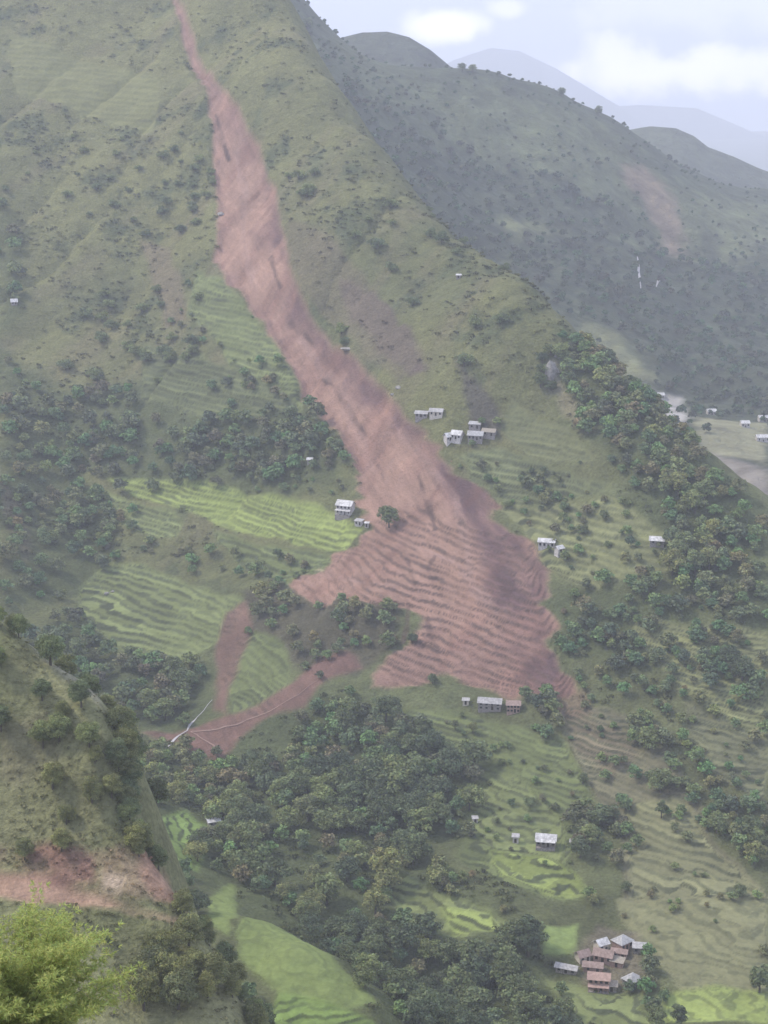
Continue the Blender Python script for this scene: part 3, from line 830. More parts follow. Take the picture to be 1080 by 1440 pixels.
def proto(key, seed, mat, kind='broad', R=4.2, Ht=10.0, nl=9, n=900, size=0.8):
    rng = np.random.default_rng(seed)
    lobes = crown_lobes(rng, R, Ht, nl, kind=kind)
    v, q, t_ = leaf_cloud(rng, lobes, n, size)
    root = bpy.data.objects.new('tmp', None)
    c = new_mesh_obj('crown', v, q, mat, attrs={'tint': t_})
    tv, tq = trunk_mesh(rng, Ht, R, lobes)
    k = new_mesh_obj('trunk', tv, tq, BARK, smooth=True)
    cm, km = c.data, k.data
    bpy.data.objects.remove(c); bpy.data.objects.remove(k)
    PROTO.setdefault(key, []).append((cm, km, Ht))


for i in range(5):
    proto('broad', 100 + i, LEAF, n=1500, size=0.62, nl=11, R=4.0 + 0.25 * i)
    proto('dark', 120 + i, LEAF_DK, n=1500, size=0.62, nl=12, R=4.3 + 0.2 * i)
    proto('olive', 140 + i, LEAF_OL, n=1400, size=0.6, nl=11, R=3.9 + 0.25 * i)
for i in range(3):
    proto('tall', 160 + i, LEAF_DK, kind='tall', R=3.0, nl=10, n=1500, size=0.55)
    proto('near', 180 + i, LEAF_OL, n=5200, size=0.34, nl=16, R=4.2)
    proto('neardark', 190 + i, LEAF, n=5200, size=0.34, nl=16, R=4.2)
    proto('shrub', 170 + i, LEAF, kind='shrub', R=5.5, Ht=7.5, nl=7, n=900, size=0.7)


def add_tree(key, pos, ht, label, group=None, name='broadleaf_tree', cat='tree', var=None, rz=None, sxy=1.0):
    rnd = random.Random(int(pos[0] * 31 + pos[1] * 17))
    cm, km, h0 = PROTO[key][(var if var is not None else rnd.randrange(99)) % len(PROTO[key])]
    s = ht / h0
    r = empty(name, tuple(pos), rnd.uniform(0, 6.28) if rz is None else rz)
    r.scale = (s * sxy, s * sxy, s)
    for nm, me in (('trunk', km), ('crown', cm)):
        o = bpy.data.objects.new(nm, me); COL.objects.link(o); o.parent = r
    tag(r, label, cat, group)
    return r


# ------------------------------------------------------------------ where the trees stand
rs = np.random.default_rng(77)


def scatter(poly, spacing, fn=H, KW={}, jit=0.45, keep=1.0):
    """jittered plan positions inside a region"""
    pl = np.array(plan(poly, fn, **KW))
    x0, y0 = pl.min(0); x1, y1 = pl.max(0)
    gx, gy = np.meshgrid(np.arange(x0, x1, spacing), np.arange(y0, y1, spacing))
    gx = gx + rs.uniform(-jit, jit, gx.shape) * spacing; gy = gy + rs.uniform(-jit, jit, gy.shape) * spacing
    gx, gy = gx.ravel(), gy.ravel()
    sd = poly_sd(gx, gy, pl)
    k = (sd > -9) & (rs.uniform(0, 1, gx.shape) < keep * np.clip((sd + 9) / 20, 0, 1) * np.clip(1.05 + 1.3 * fbm(gx, gy, 38, 3, 404) + (keep - .75), 0.05, 1.3))
    k &= ~((fn is H) & (spacing < 8.9) & near_field(gx, gy)) & ~((fn is H) & (spacing != 5.5) & near_slide(gx, gy))
    return gx[k], gy[k]


def near_slide(x, y):
    i = np.clip((np.log(np.maximum(y, 1) / Y0) / math.log(Y1 / Y0) * (NR - 1)).astype(int), 0, NR - 1)
    j = np.clip(((x / np.maximum(y, 1) - S0) / (S1 - S0) * (NC - 1)).astype(int), 0, NC - 1)
    return slide_main[i, j] > 0.3


def near_field(x, y):
    i = np.clip((np.log(np.maximum(y, 1) / Y0) / math.log(Y1 / Y0) * (NR - 1)).astype(int), 0, NR - 1)
    j = np.clip(((x / np.maximum(y, 1) - S0) / (S1 - S0) * (NC - 1)).astype(int), 0, NC - 1)
    return (slide_main[i, j] > 0.3) | ((fieldm[i, j] > 0.6) & (cover[i, j, 1] > 0.19))


def visible(x, y, z, fn, top):
    """does the tree top show over the ground in front of it"""
    zt = z + top
    ok = np.ones(len(x), bool)
    for f in np.linspace(0.45, 0.985, 60):
        yy_, xx_ = y * f, x * f
        m = yy_ > (Y0 + 5)
        if fn is H:
            ok &= ~(m & (H(xx_, np.maximum(yy_, Y0)) > zt * f))
        mn = (yy_ < 540) & (yy_ > 100) & (xx_ > -255) & (xx_ < 185)
        ok &= ~(mn & (HN(np.clip(xx_, -255, 185), np.clip(yy_, 0, 540)) > zt * f))
    return ok


REG = [
    # poly, spacing, height lo/hi, kind, keep, label
    ([(440, 975), (530, 990), (600, 1035), (652, 1095), (668, 1165), (600, 1192), (520, 1172), (430, 1140), (420, 1040)], 8.4, 8, 14, 'dark', .95, 'tree in the dense round wood below the landslide tip'),
    ([(300, 1060), (430, 1060), (500, 1170), (560, 1195), (640, 1240), (560, 1290), (480, 1300), (410, 1290), (345, 1260), (335, 1200), (300, 1150)], 8.6, 7, 13, 'broad', .85, 'green tree in the wooded gully above the bright green field'),
    ([(440, 1300), (560, 1290), (640, 1310), (740, 1330), (800, 1400), (820, 1440), (560, 1440), (530, 1405)], 8.2, 8, 14, 'dark', .95, 'tree in the wood at the bottom edge beside the bright green field'),
    ([(110, 865), (180, 935), (290, 945), (300, 985), (240, 1025), (190, 1020), (120, 995), (50, 905)], 8.5, 8, 12, 'dark', .9, 'tree in the shadowy gully wood left of the muddy stream'),
    ([(345, 835), (420, 832), (560, 852), (550, 895), (520, 925), (470, 960), (425, 940), (390, 900), (345, 880)], 8.0, 6, 10, 'broad', .75, 'tree in the grove between the two arms of the landslide'),
    ([(80, 560), (150, 545), (240, 600), (330, 605), (420, 580), (480, 625), (500, 665), (420, 690), (250, 678), (160, 668), (110, 640)], 9.0, 8, 13, 'dark', .85, 'tree in the wood above the bright yellow-green terraces'),
    ([(270, 530), (420, 520), (470, 600), (400, 590), (300, 580)], 12, 6, 10, 'broad', .5, 'scattered tree among the green terraces left of the landslide'),
    ([(0, 500), (70, 540), (125, 650), (150, 740), (160, 795), (110, 830), (20, 850), (0, 850)], 9.5, 6, 12, 'broad', .75, 'grey-green tree on the slope at the left edge above the dark gully'),
    ([(0, 290), (30, 320), (38, 420), (20, 440), (0, 440)], 11, 7, 12, 'dark', .8, 'tree in the small wood at the left edge of the upper slope'),
    ([(785, 495), (840, 490), (900, 550), (960, 610), (1010, 680), (1080, 740), (1080, 900), (1000, 885), (955, 850), (950, 790), (940, 750), (880, 690), (840, 640), (800, 570)], 7.8, 7, 12, 'broad', .95, 'tree in the wood that covers the right-hand ridge'),
    ([(765, 830), (850, 818), (960, 835), (1010, 900), (1080, 960), (1080, 1000), (1000, 960), (930, 940), (860, 935), (790, 915)], 7.8, 7, 12, 'dark', .92, 'tree in the wood right of the buried terraces'),
    ([(805, 1120), (862, 1128), (885, 1170), (885, 1215), (795, 1215), (800, 1150)], 7.5, 7, 10, 'dark', .9, 'tree in the clump right of the lone farmhouse with white roof'),
    ([(880, 1000), (935, 1015), (985, 1080), (1080, 1150), (1080, 1245), (1000, 1185), (950, 1110)], 7.6, 7, 11, 'broad', .85, 'tree in the slanting belt across the brown terraces at the right'),
    ([(170, 1040), (285, 1060), (320, 1120), (300, 1140), (225, 1145), (195, 1185), (170, 1140)], 8.5, 7, 11, 'olive', .8, 'olive green tree on the slope below the muddy stream crossing'),
    ([(280, 1130), (345, 1160), (340, 1250), (290, 1250), (280, 1215)], 8.5, 6, 10, 'broad', .7, 'tree between the small green plot and the wooded gully'),
    ([(155, 700), (190, 745), (280, 765), (370, 770), (400, 800), (340, 830), (250, 800), (150, 785)], 10, 5, 8, 'broad', .55, 'low tree in the strip between the two green terraced fields'),
    ([(120, 690), (160, 700), (165, 800), (130, 800)], 9, 8, 12, 'dark', .8, 'tree at the left end of the green terraced fields'),
    ([(705, 920), (735, 915), (760, 970), (790, 1040), (750, 1030), (715, 975)], 7.5, 7, 11, 'dark', .85, 'tree of the clump beside the long farmhouse at the landslide foot'),
    ([(720, 660), (770, 655), (785, 700), (740, 705)], 8.5, 7, 10, 'dark', .8, 'tree in the clump above the olive terraces right of the landslide'),
    ([(545, 1190), (600, 1215), (690, 1262), (760, 1280), (860, 1270), (862, 1292), (760, 1298), (680, 1280), (590, 1240), (540, 1212)], 6.5, 4, 6.5, 'olive', .9, 'small tree in the hedge that winds between the green fields'),
    ([(900, 1345), (935, 1360), (945, 1440), (900, 1440)], 6.5, 7, 10, 'dark', .9, 'tree at the right side of the village'),
    ([(205, 1180), (232, 1210), (285, 1240), (290, 1290), (240, 1240)], 7, 6, 9, 'dark', .7, 'tree behind the crest of the near spur beside the road cut'),
    ([(330, 1400), (390, 1400), (420, 1440), (330, 1440)], 7, 6, 9, 'dark', .6, 'tree below the bright green field at the bottom edge'),
    ([(800, 990), (930, 1000), (1060, 1080), (1080, 1130), (960, 1060), (860, 1050)], 17, 4, 7, 'olive', .5, 'small tree dotted over the brown terraces'),
    ([(860, 900), (1080, 960), (1080, 1060), (900, 1000)], 11, 6, 10, 'broad', .6, 'tree scattered over the terraces at the right edge'),
    ([(600, 560), (720, 560), (720, 640), (660, 625)], 14, 5, 8, 'broad', .5, 'tree around the hillside hamlet right of the landslide'),
    ([(640, 640), (860, 640), (1080, 900), (1080, 1250), (830, 1100), (800, 980), (760, 830)], 9, 3, 7, 'broad', .62, 'bush on the terrace banks of the right-hand slope'),
    ([(840, 1060), (1080, 1130), (1080, 1400), (940, 1390), (880, 1270)], 11, 2.5, 5.5, 'olive', .5, 'bush on the banks of the brown and beige terraces'),
    ([(540, 1000), (800, 1020), (830, 1260), (640, 1220)], 10, 2.5, 5, 'broad', .5, 'bush on the banks of the green terraces under the long farmhouse'),
    ([(880, 1262), (1080, 1255), (1080, 1275), (880, 1285)], 6, 3, 5, 'olive', .8, 'bush in the hedge above the beige field'),
    ([(290, 650), (500, 690), (480, 700), (280, 670)], 7, 4, 7, 'broad', .8, 'bush along the top of the bright yellow-green terraces'),
    ([(150, 740), (480, 790), (420, 820), (250, 800)], 9, 4, 8, 'broad', .7, 'bush between the green terraced fields left of the landslide'),
    ([(280, 380), (500, 620), (420, 600), (200, 480)], 12, 3, 6, 'broad', .5, 'bush on the old terraces left of the landslide'),
    ([(820, 640), (960, 740), (1000, 860), (880, 820), (700, 690)], 13, 4, 7, 'broad', .5, 'bush between the olive terraces and the ridge wood'),
]
TREES = []
for (pl, spc, lo, hi, kd, keep, lab) in REG:
    x, y = scatter(pl, spc, keep=keep)
    z = H(x, y)
    h_ = (lo + (hi * 1.12 - lo) * rs.uniform(0, 1, len(x)) ** 1.4) * (1 + 0.35 * fbm(x, y, 40, 2, 301))
    vis = visible(x, y, z, H, h_ * 0.8)
    for a in range(len(x)):
        if vis[a]:
            q_ = rs.uniform(); kk = {'dark': 'dark' if q_ < .6 else ('broad' if q_ < .92 else 'tall'), 'broad': 'broad' if q_ < .6 else ('olive' if q_ < .82 else 'dark')}.get(kd, kd)
            TREES.append((x[a], y[a], z[a], h_[a], kk, lab))
TREES.sort(key=lambda t_: -(t_[3] / t_[1]))

# ------------------------------------------------------------------ trees of the near spur
NTR = []
for (pl, spc, keep, lo, hi, kd, lab) in (
        ([(150, 1335), (262, 1335), (312, 1375), (345, 1440), (150, 1440)], 5.2, .95, 7, 12, 'near', 'large olive tree on the near slope under the road bend'),
        ([(20, 940), (110, 985), (130, 1060), (60, 1080), (20, 1020)], 7.0, .75, 7, 12, 'neardark', 'tree on the shoulder of the near spur'),
        ([(0, 850), (60, 900), (110, 950), (60, 960), (0, 930)], 6.0, .85, 6, 11, 'neardark', 'tree on the crest of the near spur at the left edge'),
        ([(80, 1040), (150, 1060), (150, 1180), (60, 1190), (20, 1140)], 7, .6, 5, 9, 'near', 'olive tree above the red road cut'),
        ([(100, 965), (142, 995), (165, 1060), (160, 1130), (205, 1200), (150, 1200), (120, 1080)], 6.5, .55, 4, 7, 'near', 'tree on the right-hand shoulder of the near spur'),
        ([(0, 1085), (40, 1100), (60, 1190), (0, 1190)], 6.0, .75, 5, 8, 'near', 'olive tree above the left end of the red road'),
        ([(60, 1285), (170, 1310), (170, 1340), (60, 1320)], 4.5, .6, 3, 4.5, 'neardark', 'bush just under the red road')):
    x, y = scatter(pl, spc, HN, KN, keep=keep); z = HN(x, y)
    for a in range(len(x)): NTR.append((x[a], y[a], z[a], rs.uniform(lo, hi), kd, lab))
cr = np.array([at(*p) for p in CREST])
for i in range(75):
    f = rs.uniform(0.8, len(cr) - 1.001); k_ = int(f); q = cr[k_] * (1 - f + k_) + cr[k_ + 1] * (f - k_)
    o_ = rs.uniform(-1, 20 if not 4.5 < f < 8 else 5); px_, py_ = q[0] + o_ * .75, q[1] + o_ * .6 + rs.uniform(-4, 4)
    if (f < 7.0 or f > 7.8 or i % 3 == 0) and (f > 4 or o_ > 5): NTR.append((px_, py_, float(HN(np.array([px_]), np.array([py_]))[0]), rs.uniform(5, 9) if f > 5.5 and o_ < 6 else rs.uniform(6, 11), ('near', 'near', 'neardark')[i % 3], 'tree just behind the crest line of the near spur'))
NAMED = 296 - len(NTR) - 17
for t_ in TREES[:NAMED]:
    add_tree(t_[4], (t_[0], t_[1], t_[2] - 0.6), t_[3] * 1.05, t_[5], 'trees: ' + t_[5], sxy=1.12)

# the remaining, smaller-looking trees: one woodland object
def cloud_object(name, items, mats, n, size, lab, wide=1.0):
    """items (x,y,z,h,kind); one mesh of leaf sprays"""
    rng = np.random.default_rng(5)
    PR = []
    for i in range(8):
        lb = crown_lobes(rng, 4.3 * wide, 10, 9)
        PR.append(leaf_cloud(rng, lb, n, size))
    Vs, Ts = [], []
    tints = {'broad': (0.155, 0.183, 0.088), 'dark': (0.120, 0.146, 0.080), 'olive': (0.19, 0.20, 0.09), 'hill': (0.072, 0.094, 0.050)}
    for (x, y, z, h_, kd, *_r) in items:
        kd = 'dark' if kd == 'tall' else kd
        v, q, t0 = PR[rng.integers(8)]
        a = rng.uniform(0, 6.28); s = h_ / 10.0
        R_ = np.array([[math.cos(a), -math.sin(a), 0], [math.sin(a), math.cos(a), 0], [0, 0, 1]])
        Vs.append((v * np.array([1.12, 1.12, 1])) @ R_.T * s + np.array([x, y, z - 0.5]))
        Ts.append(t0 * np.array(tints[kd]) * np.array([rng.uniform(.8, 1.2), rng.uniform(.85, 1.3), 1.0]))
    V = np.concatenate(Vs); T = np.concatenate(Ts)
    o = new_mesh_obj(name, V, np.arange(len(V)).reshape(-1, 4), mats, attrs={'tint': T})
    tag(o, lab, 'woodland', kind='stuff')
    return o


def attr_leaf(name):
    m, nt, b = nodes_of(name)
    a = nt.nodes.new('ShaderNodeAttribute'); a.attribute_name = 'tint'
    nt.links.new(a.outputs['Color'], b.inputs['Base Color'])
    return m


WOODM = attr_leaf('woodland_leaves')
cloud_object('woodland', TREES[NAMED:], WOODM, 520, 0.95, 'mixed green woodland spread over the terraced hillside around the landslide')

# far forest across the valley
fx, fy = np.meshgrid(np.arange(-250, 1050, 15.0), np.arange(1500, 2850, 17.0))
fx = (fx + rs.uniform(-7, 7, fx.shape)).ravel(); fy = (fy + rs.uniform(-8, 8, fy.shape)).ravel()
k = (fx / fy > -0.10) & (fx / fy < 0.30); fx, fy = fx[k], fy[k]
fz = HF(fx, fy); fu, fv = proj(np.stack([fx, fy, fz], -1))
i_ = np.clip((np.log(fy / 1180) / math.log(3300 / 1180.) * (nrf - 1)).astype(int), 0, nrf - 1); j_ = np.clip(((fx / fy + .16) / .52 * (ncf - 1)).astype(int), 0, ncf - 1)
lum = cf[i_, j_].sum(-1)
k = (fv < 620) & (fv > -30) & (fu > 380) & (rs.uniform(0, 1, fx.shape) < np.where(lum < 0.24, 0.85, np.where(lum < 0.40, 0.5, 0.04)))
k &= ~((fy > 2430) & (rs.uniform(0, 1, fx.shape) < 0.7))
items = [(a, b, c, rs.uniform(6, 14) * (0.55 if b > 2330 else 1), 'hill') for a, b, c in zip(fx[k], fy[k], fz[k])]
print('far trees', len(items), 'near trees', len(TREES))
o = cloud_object('distant_forest', items, WOODM, 90, 2.4, 'hazy dark forest covering the hill across the valley')

# ------------------------------------------------------------------ lone trees and shrubs
def tree_at(u, v, ht, key, label, name='broadleaf_tree', cat='tree', fn=H, KW={}, sxy=1.0, group=None):
    p = hit(u, v, fn, **KW)
    return add_tree(key, (p[0], p[1], p[2] - 0.4), ht, label, group, name, cat, sxy=sxy)


tree_at(547, 742, 15, 'dark', 'round dark tree left standing alone in the pink landslide beside the white house', sxy=1.05)
tree_at(742, 1345, 19, 'tall', 'tall dark tree left of the small bright green plot near the village', sxy=1.1)
tree_at(930, 1150, 10, 'tall', 'short upright dark tree alone on the beige terraces')
tree_at(1068, 1395, 13, 'broad', 'grey-green tree alone at the right edge on the beige field')
tree_at(580, 905, 7, 'dark', 'small dark tree at the centre of the terraces buried by the slide')
tree_at(608, 962, 7, 'dark', 'low dark bush-like tree left of the long farmhouse roof')
tree_at(880, 1255, 6, 'dark', 'little dark tree on the hedge bend above the village')
tree_at(820, 1102, 6, 'dark', 'small dark tree at the upper edge of the brown terraces')
tree_at(665, 1030, 7, 'olive', 'small tree under the long farmhouse on the green terraces')
tree_at(1040, 1262, 7, 'dark', 'small dark tree at the right edge where the hedge ends')
tree_at(640, 1025, 6, 'olive', 'pale small tree on the terrace below and left of the long farmhouse')
for (u, v, h_, lab) in ((432, 40, 17, 'tree on the dark crest just right of the steep grassy ridge'), (650, 101, 15, 'left one of a pair of small trees on the far crest'), (664, 102, 14, 'right one of a pair of small trees on the far crest'),
                        (790, 136, 16, 'lone tree on the far crest where it starts to fall'), (842, 162, 16, 'lone tree on the far crest left of the blue hill')):
    p = hit(u, v, HF, **KF)
    add_tree('broad', (p[0], p[1], p[2] - 1), h_, lab)

for (u, v, h_, lab) in ((760, 545, 11, 'dark tree against the left side of the rock outcrop'), (800, 545, 10, 'dark tree against the right side of the rock outcrop'), (762, 512, 9, 'dark tree above and left of the rock outcrop'), (798, 508, 8, 'dark tree above and right of the rock outcrop')):
    tree_at(u, v, h_, 'dark', lab)
SHRUBS = []
for (pl, spc, keep, lo, hi, lab) in (
        ([(60, 170), (240, 170), (300, 230), (300, 330), (180, 330), (80, 300)], 18.7, .55, 3, 6.5, 'dark shrub on the olive slope left of the upper landslide'),
        ([(230, 210), (300, 200), (302, 330), (250, 290)], 10.1, .6, 4, 7, 'dense dark shrub against the left rim of the upper landslide'),
        ([(410, 240), (460, 260), (450, 340), (405, 330)], 10.1, .6, 4, 7, 'dark shrub against the right rim of the upper landslide'),
        ([(500, 290), (620, 300), (700, 380), (720, 470), (640, 470), (560, 420), (500, 340)], 14.4, .55, 4, 8, 'dark shrub on the yellow-green slope under the ridge'),
        ([(640, 450), (760, 450), (820, 520), (800, 600), (700, 570), (640, 510)], 14.4, .5, 4, 8, 'shrub on the slope around the bare rock outcrop'),
        ([(420, 430), (560, 420), (620, 520), (560, 550), (480, 490)], 14.4, .45, 3, 7, 'shrub on the bare brown ground right of the landslide'),
        ([(100, 400), (280, 380), (300, 520), (200, 560), (90, 520)], 14.4, .5, 4, 8, 'shrub on the lower olive slope left of the landslide'),
        ([(560, 240), (640, 310), (760, 410), (840, 490), (800, 480), (690, 370), (600, 300)], 14.4, .5, 3, 6, 'shrub along the crest of the grassy ridge'),
        ([(0, 180), (60, 200), (80, 320), (0, 300)], 17.3, .4, 3, 6, 'shrub on the upper slope at the left edge'),
        ([(540, 1000), (680, 1010), (820, 1060), (820, 1200), (680, 1130)], 17.3, .35, 2.5, 4.5, 'little shrub on the green terraces under the long farmhouse'),
        ([(700, 700), (930, 720), (950, 800), (760, 830)], 15.8, .45, 3, 5, 'shrub on the banks of the olive terraces'),
        ([(890, 1130), (1060, 1240), (1070, 1400), (960, 1380), (890, 1300)], 20.2, .3, 2, 4, 'little shrub on the beige terraces'),
        ([(560, 860), (700, 900), (760, 960), (620, 940)], 14.4, .35, 2, 4, 'half-buried shrub on the pink landslide terraces')):
    x, y = scatter(pl, spc, keep=keep); z = H(x, y)
    vis = visible(x, y, z, H, 2.0)
    for a in range(len(x)):
        if vis[a] and rs.uniform() < .8: SHRUBS.append((x[a], y[a], z[a], rs.uniform(lo, hi), lab))
print('shrubs', len(SHRUBS))
random.Random(3).shuffle(SHRUBS)
for s_ in SHRUBS[:285]:
    r = add_tree('shrub', (s_[0], s_[1], s_[2] - 0.5), s_[3] * 1.25, s_[4], 'shrubs: ' + s_[4], 'shrub', 'shrub', sxy=1.05)

# undergrowth tufts that roughen the slopes
tx, ty = [], []
for (pl, spc, keep) in (([(0, 0), (240, 0), (300, 250), (300, 560), (0, 520)], 5.0, .95), ([(260, 0), (400, 10), (640, 320), (820, 480), (900, 600), (700, 600), (560, 540), (400, 330)], 5.0, .95),
                        ([(0, 520), (500, 560), (505, 690), (120, 800), (0, 860)], 4.6, .95), ([(640, 640), (880, 640), (1080, 900), (1080, 1260), (820, 1200), (800, 900)], 5.5, .9),
                        ([(170, 1040), (440, 960), (680, 1180), (860, 1440), (540, 1440), (340, 1280)], 4.6, .95)):
    x, y = scatter(pl, spc, keep=keep)
    tx.append(x); ty.append(y)
tx, ty = np.concatenate(tx), np.concatenate(ty)
i_ = np.clip((np.log(ty / Y0) / math.log(Y1 / Y0) * (NR - 1)).astype(int), 0, NR - 1); j_ = np.clip(((tx / ty - S0) / (S1 - S0) * (NC - 1)).astype(int), 0, NC - 1)
k = (slide_m[i_, j_] < 0.2) & (fieldm[i_, j_] < 0.3) & (rs.uniform(0, 1, tx.shape) < np.clip(0.30 + 1.7 * n4[i_, j_], 0.08, 1)); tx, ty = tx[k], ty[k]; i_, j_ = i_[k], j_[k]
gc = cover[i_, j_]
rng = np.random.default_rng(9)
base = [leaf_cloud(rng, [(0, 0, .5, 1.5, 1.5, .8), (1, .5, .4, 1, 1, .6)], 26, 0.8) for _ in range(5)]
Vs, Ts = [], []
for a in range(len(tx)):
    v, q, t0 = base[a % 5]; s = rng.uniform(0.6, 1.7)
    Vs.append(v * s + np.array([tx[a], ty[a], float(H(tx[a:a + 1], ty[a:a + 1])[0]) - 0.1])); Ts.append(t0 * gc[a] * rng.uniform(0.62, 1.1))
V = np.concatenate(Vs)
tag(new_mesh_obj('undergrowth', V, np.arange(len(V)).reshape(-1, 4), WOODM, attrs={'tint': np.concatenate(Ts)}), 'low tufts and weeds growing over the hillside', 'undergrowth', kind='stuff')

print('spur trees', len(NTR))
for t_ in NTR:
    add_tree(t_[4], (t_[0], t_[1], t_[2] - 0.3), t_[3], t_[5], 'near spur trees: ' + t_[5])
# grass tufts of the near spur
x, y = scatter([(0, 870), (40, 903), (140, 992), (165, 1060), (160, 1130), (200, 1200), (268, 1292), (340, 1440), (0, 1440)], 1.9, HN, KN, keep=.8)
z = HN(x, y); Vs, Ts = [], []
i_ = ((y - ny[0]) / 1.1).astype(int); j_ = ((x - nx[0]) / 1.1).astype(int)
for a in range(len(x)):
    if road[i_[a], j_[a]] > 0.2 or (cov[i_[a], j_[a]][0] > 0.30 and rng.uniform() < .8): continue
    v, q, t0 = base[a % 5]; s = rng.uniform(0.25, 0.6)
    Vs.append(v * s + np.array([x[a], y[a], z[a]])); Ts.append(t0 * cov[i_[a], j_[a]] * rng.uniform(0.6, 1.15))
V = np.concatenate(Vs)
tag(new_mesh_obj('grass', V, np.arange(len(V)).reshape(-1, 4), WOODM, attrs={'tint': np.concatenate(Ts)}), 'rough grass on the near spur above the road', 'grass', kind='stuff')

# ------------------------------------------------------------------ the bright bamboo clump close to the camera
def bamboo():
    rng = np.random.default_rng(4)
    bx, by = -24.2, 101.0
    bz = float(HN(np.array([bx]), np.array([by]))[0])
    root = empty('bamboo_clump', (bx, by, bz))
    culms, LV, LT = [], [], []
    top = at(60, 1275, by)[2] - bz
    for i in range(110):
        a = rng.uniform(0, 6.28); r0 = rng.uniform(0, 1.6)
        out = 7.2 * rng.uniform(0.02, 1.0) ** 0.6; hh = top * (rng.uniform(0.32, 1.0) if out > 4.2 else rng.uniform(0.8, 1.03)) * (1 - 0.010 * out ** 1.2)
        pts = []
        for k_ in range(9):
            f = k_ / 8
            pts.append(np.array([math.cos(a) * (r0 + out * f ** 2.2), math.sin(a) * (r0 + out * f ** 2.2), hh * (f - 0.10 * f ** 4)]))
        culms.append(tube(pts, [0.07 * (1 - .85 * k_ / 8) for k_ in range(9)], 5))
        for k_ in range(170):
            f = rng.uniform(0.22, 1.0)
            g = f * 8; i0 = min(7, int(g)); p = pts[i0] * (1 - (g - i0)) + pts[i0 + 1] * (g - i0)
            az = rng.uniform(0, 6.28); ln = rng.uniform(0.5, 1.15)
            br = np.array([math.cos(az), math.sin(az), rng.uniform(0.1, 0.9)]); br /= np.linalg.norm(br)
            p0 = p + br * ln * rng.uniform(0.1, 1.0)
            for _ in range(7):
                d = br + rng.normal(size=3) * 0.55; d[2] -= 0.15; d /= np.linalg.norm(d)
                sd = np.cross(d, rng.normal(size=3)); sd /= np.linalg.norm(sd)
                l = rng.uniform(0.22, 0.5); w_ = 0.032
                LV.append([p0, p0 + d * l * .4 + sd * w_, p0 + d * l - np.array([0, 0, .05]), p0 + d * l * .4 - sd * w_])
                t0 = rng.uniform(0.65, 1.3); LT.append([t0 * rng.uniform(.85, 1.15), t0, t0])
    cv, cq = join(culms)
    new_mesh_obj('culm', cv, cq, plain_material('bamboo_culm', (0.22, 0.24, 0.10)), root, smooth=True)
    LV = np.array(LV).reshape(-1, 3)
    new_mesh_obj('foliage', LV, np.arange(len(LV)).reshape(-1, 4), LEAF_BM, root, attrs={'tint': np.repeat(np.array(LT), 4, 0)})
    tag(root, 'bright yellow-green feathery bamboo clump in the bottom left corner', 'bamboo')


bamboo()

# ------------------------------------------------------------------ houses
def box(x0, x1, y0, y1, z0, z1):
    v = [(x0, y0, z0), (x1, y0, z0), (x1, y1, z0), (x0, y1, z0), (x0, y0, z1), (x1, y0, z1), (x1, y1, z1), (x0, y1, z1)]
    q = [(0, 3, 2, 1), (4, 5, 6, 7), (0, 1, 5, 4), (1, 2, 6, 5), (2, 3, 7, 6), (3, 0, 4, 7)]
    return np.array(v, float), np.array(q)


def roof_gable(w, d, z, rise, ov, th=0.14):
    """two sloping slabs along the x axis, ridge in the middle"""
    X = w / 2 + ov; Yv = d / 2 + ov; dz = rise * ov / (d / 2)
    parts = []
    for s in (-1, 1):
        v = np.array([(-X, s * Yv, z - dz), (X, s * Yv, z - dz), (X, 0, z + rise), (-X, 0, z + rise),
                      (-X, s * Yv, z - dz + th), (X, s * Yv, z - dz + th), (X, 0, z + rise + th), (-X, 0, z + rise + th)])
        parts.append((v, np.array([(0, 1, 2, 3), (4, 7, 6, 5), (0, 4, 5, 1), (0, 3, 7, 4), (1, 5, 6, 2)])))
    return join(parts)


def roof_hip(w, d, z, rise, ov):
    X = w / 2 + ov; Y_ = d / 2 + ov; r = max(0.2, X - Y_)
    v = np.array([(-X, -Y_, z), (X, -Y_, z), (X, Y_, z), (-X, Y_, z), (-r, 0, z + rise), (r, 0, z + rise), (-X, -Y_, z - .15), (X, -Y_, z - .15), (X, Y_, z - .15), (-X, Y_, z - .15)])
    return v, np.array([(0, 1, 5, 4), (2, 3, 4, 5), (1, 2, 5, 5), (3, 0, 4, 4), (6, 7, 1, 0), (7, 8, 2, 1), (8, 9, 3, 2), (9, 6, 0, 3), (9, 8, 7, 6)])


def roof_shed(w, d, z, rise, ov, th=0.14):
    X = w / 2 + ov; Y_ = d / 2 + ov
    v = np.array([(-X, -Y_, z), (X, -Y_, z), (X, Y_, z + rise), (-X, Y_, z + rise), (-X, -Y_, z + th), (X, -Y_, z + th), (X, Y_, z + rise + th), (-X, Y_, z + rise + th)])
    return v, np.array([(0, 3, 2, 1), (4, 5, 6, 7), (0, 1, 5, 4), (1, 2, 6, 5), (2, 3, 7, 6), (3, 0, 4, 7)])


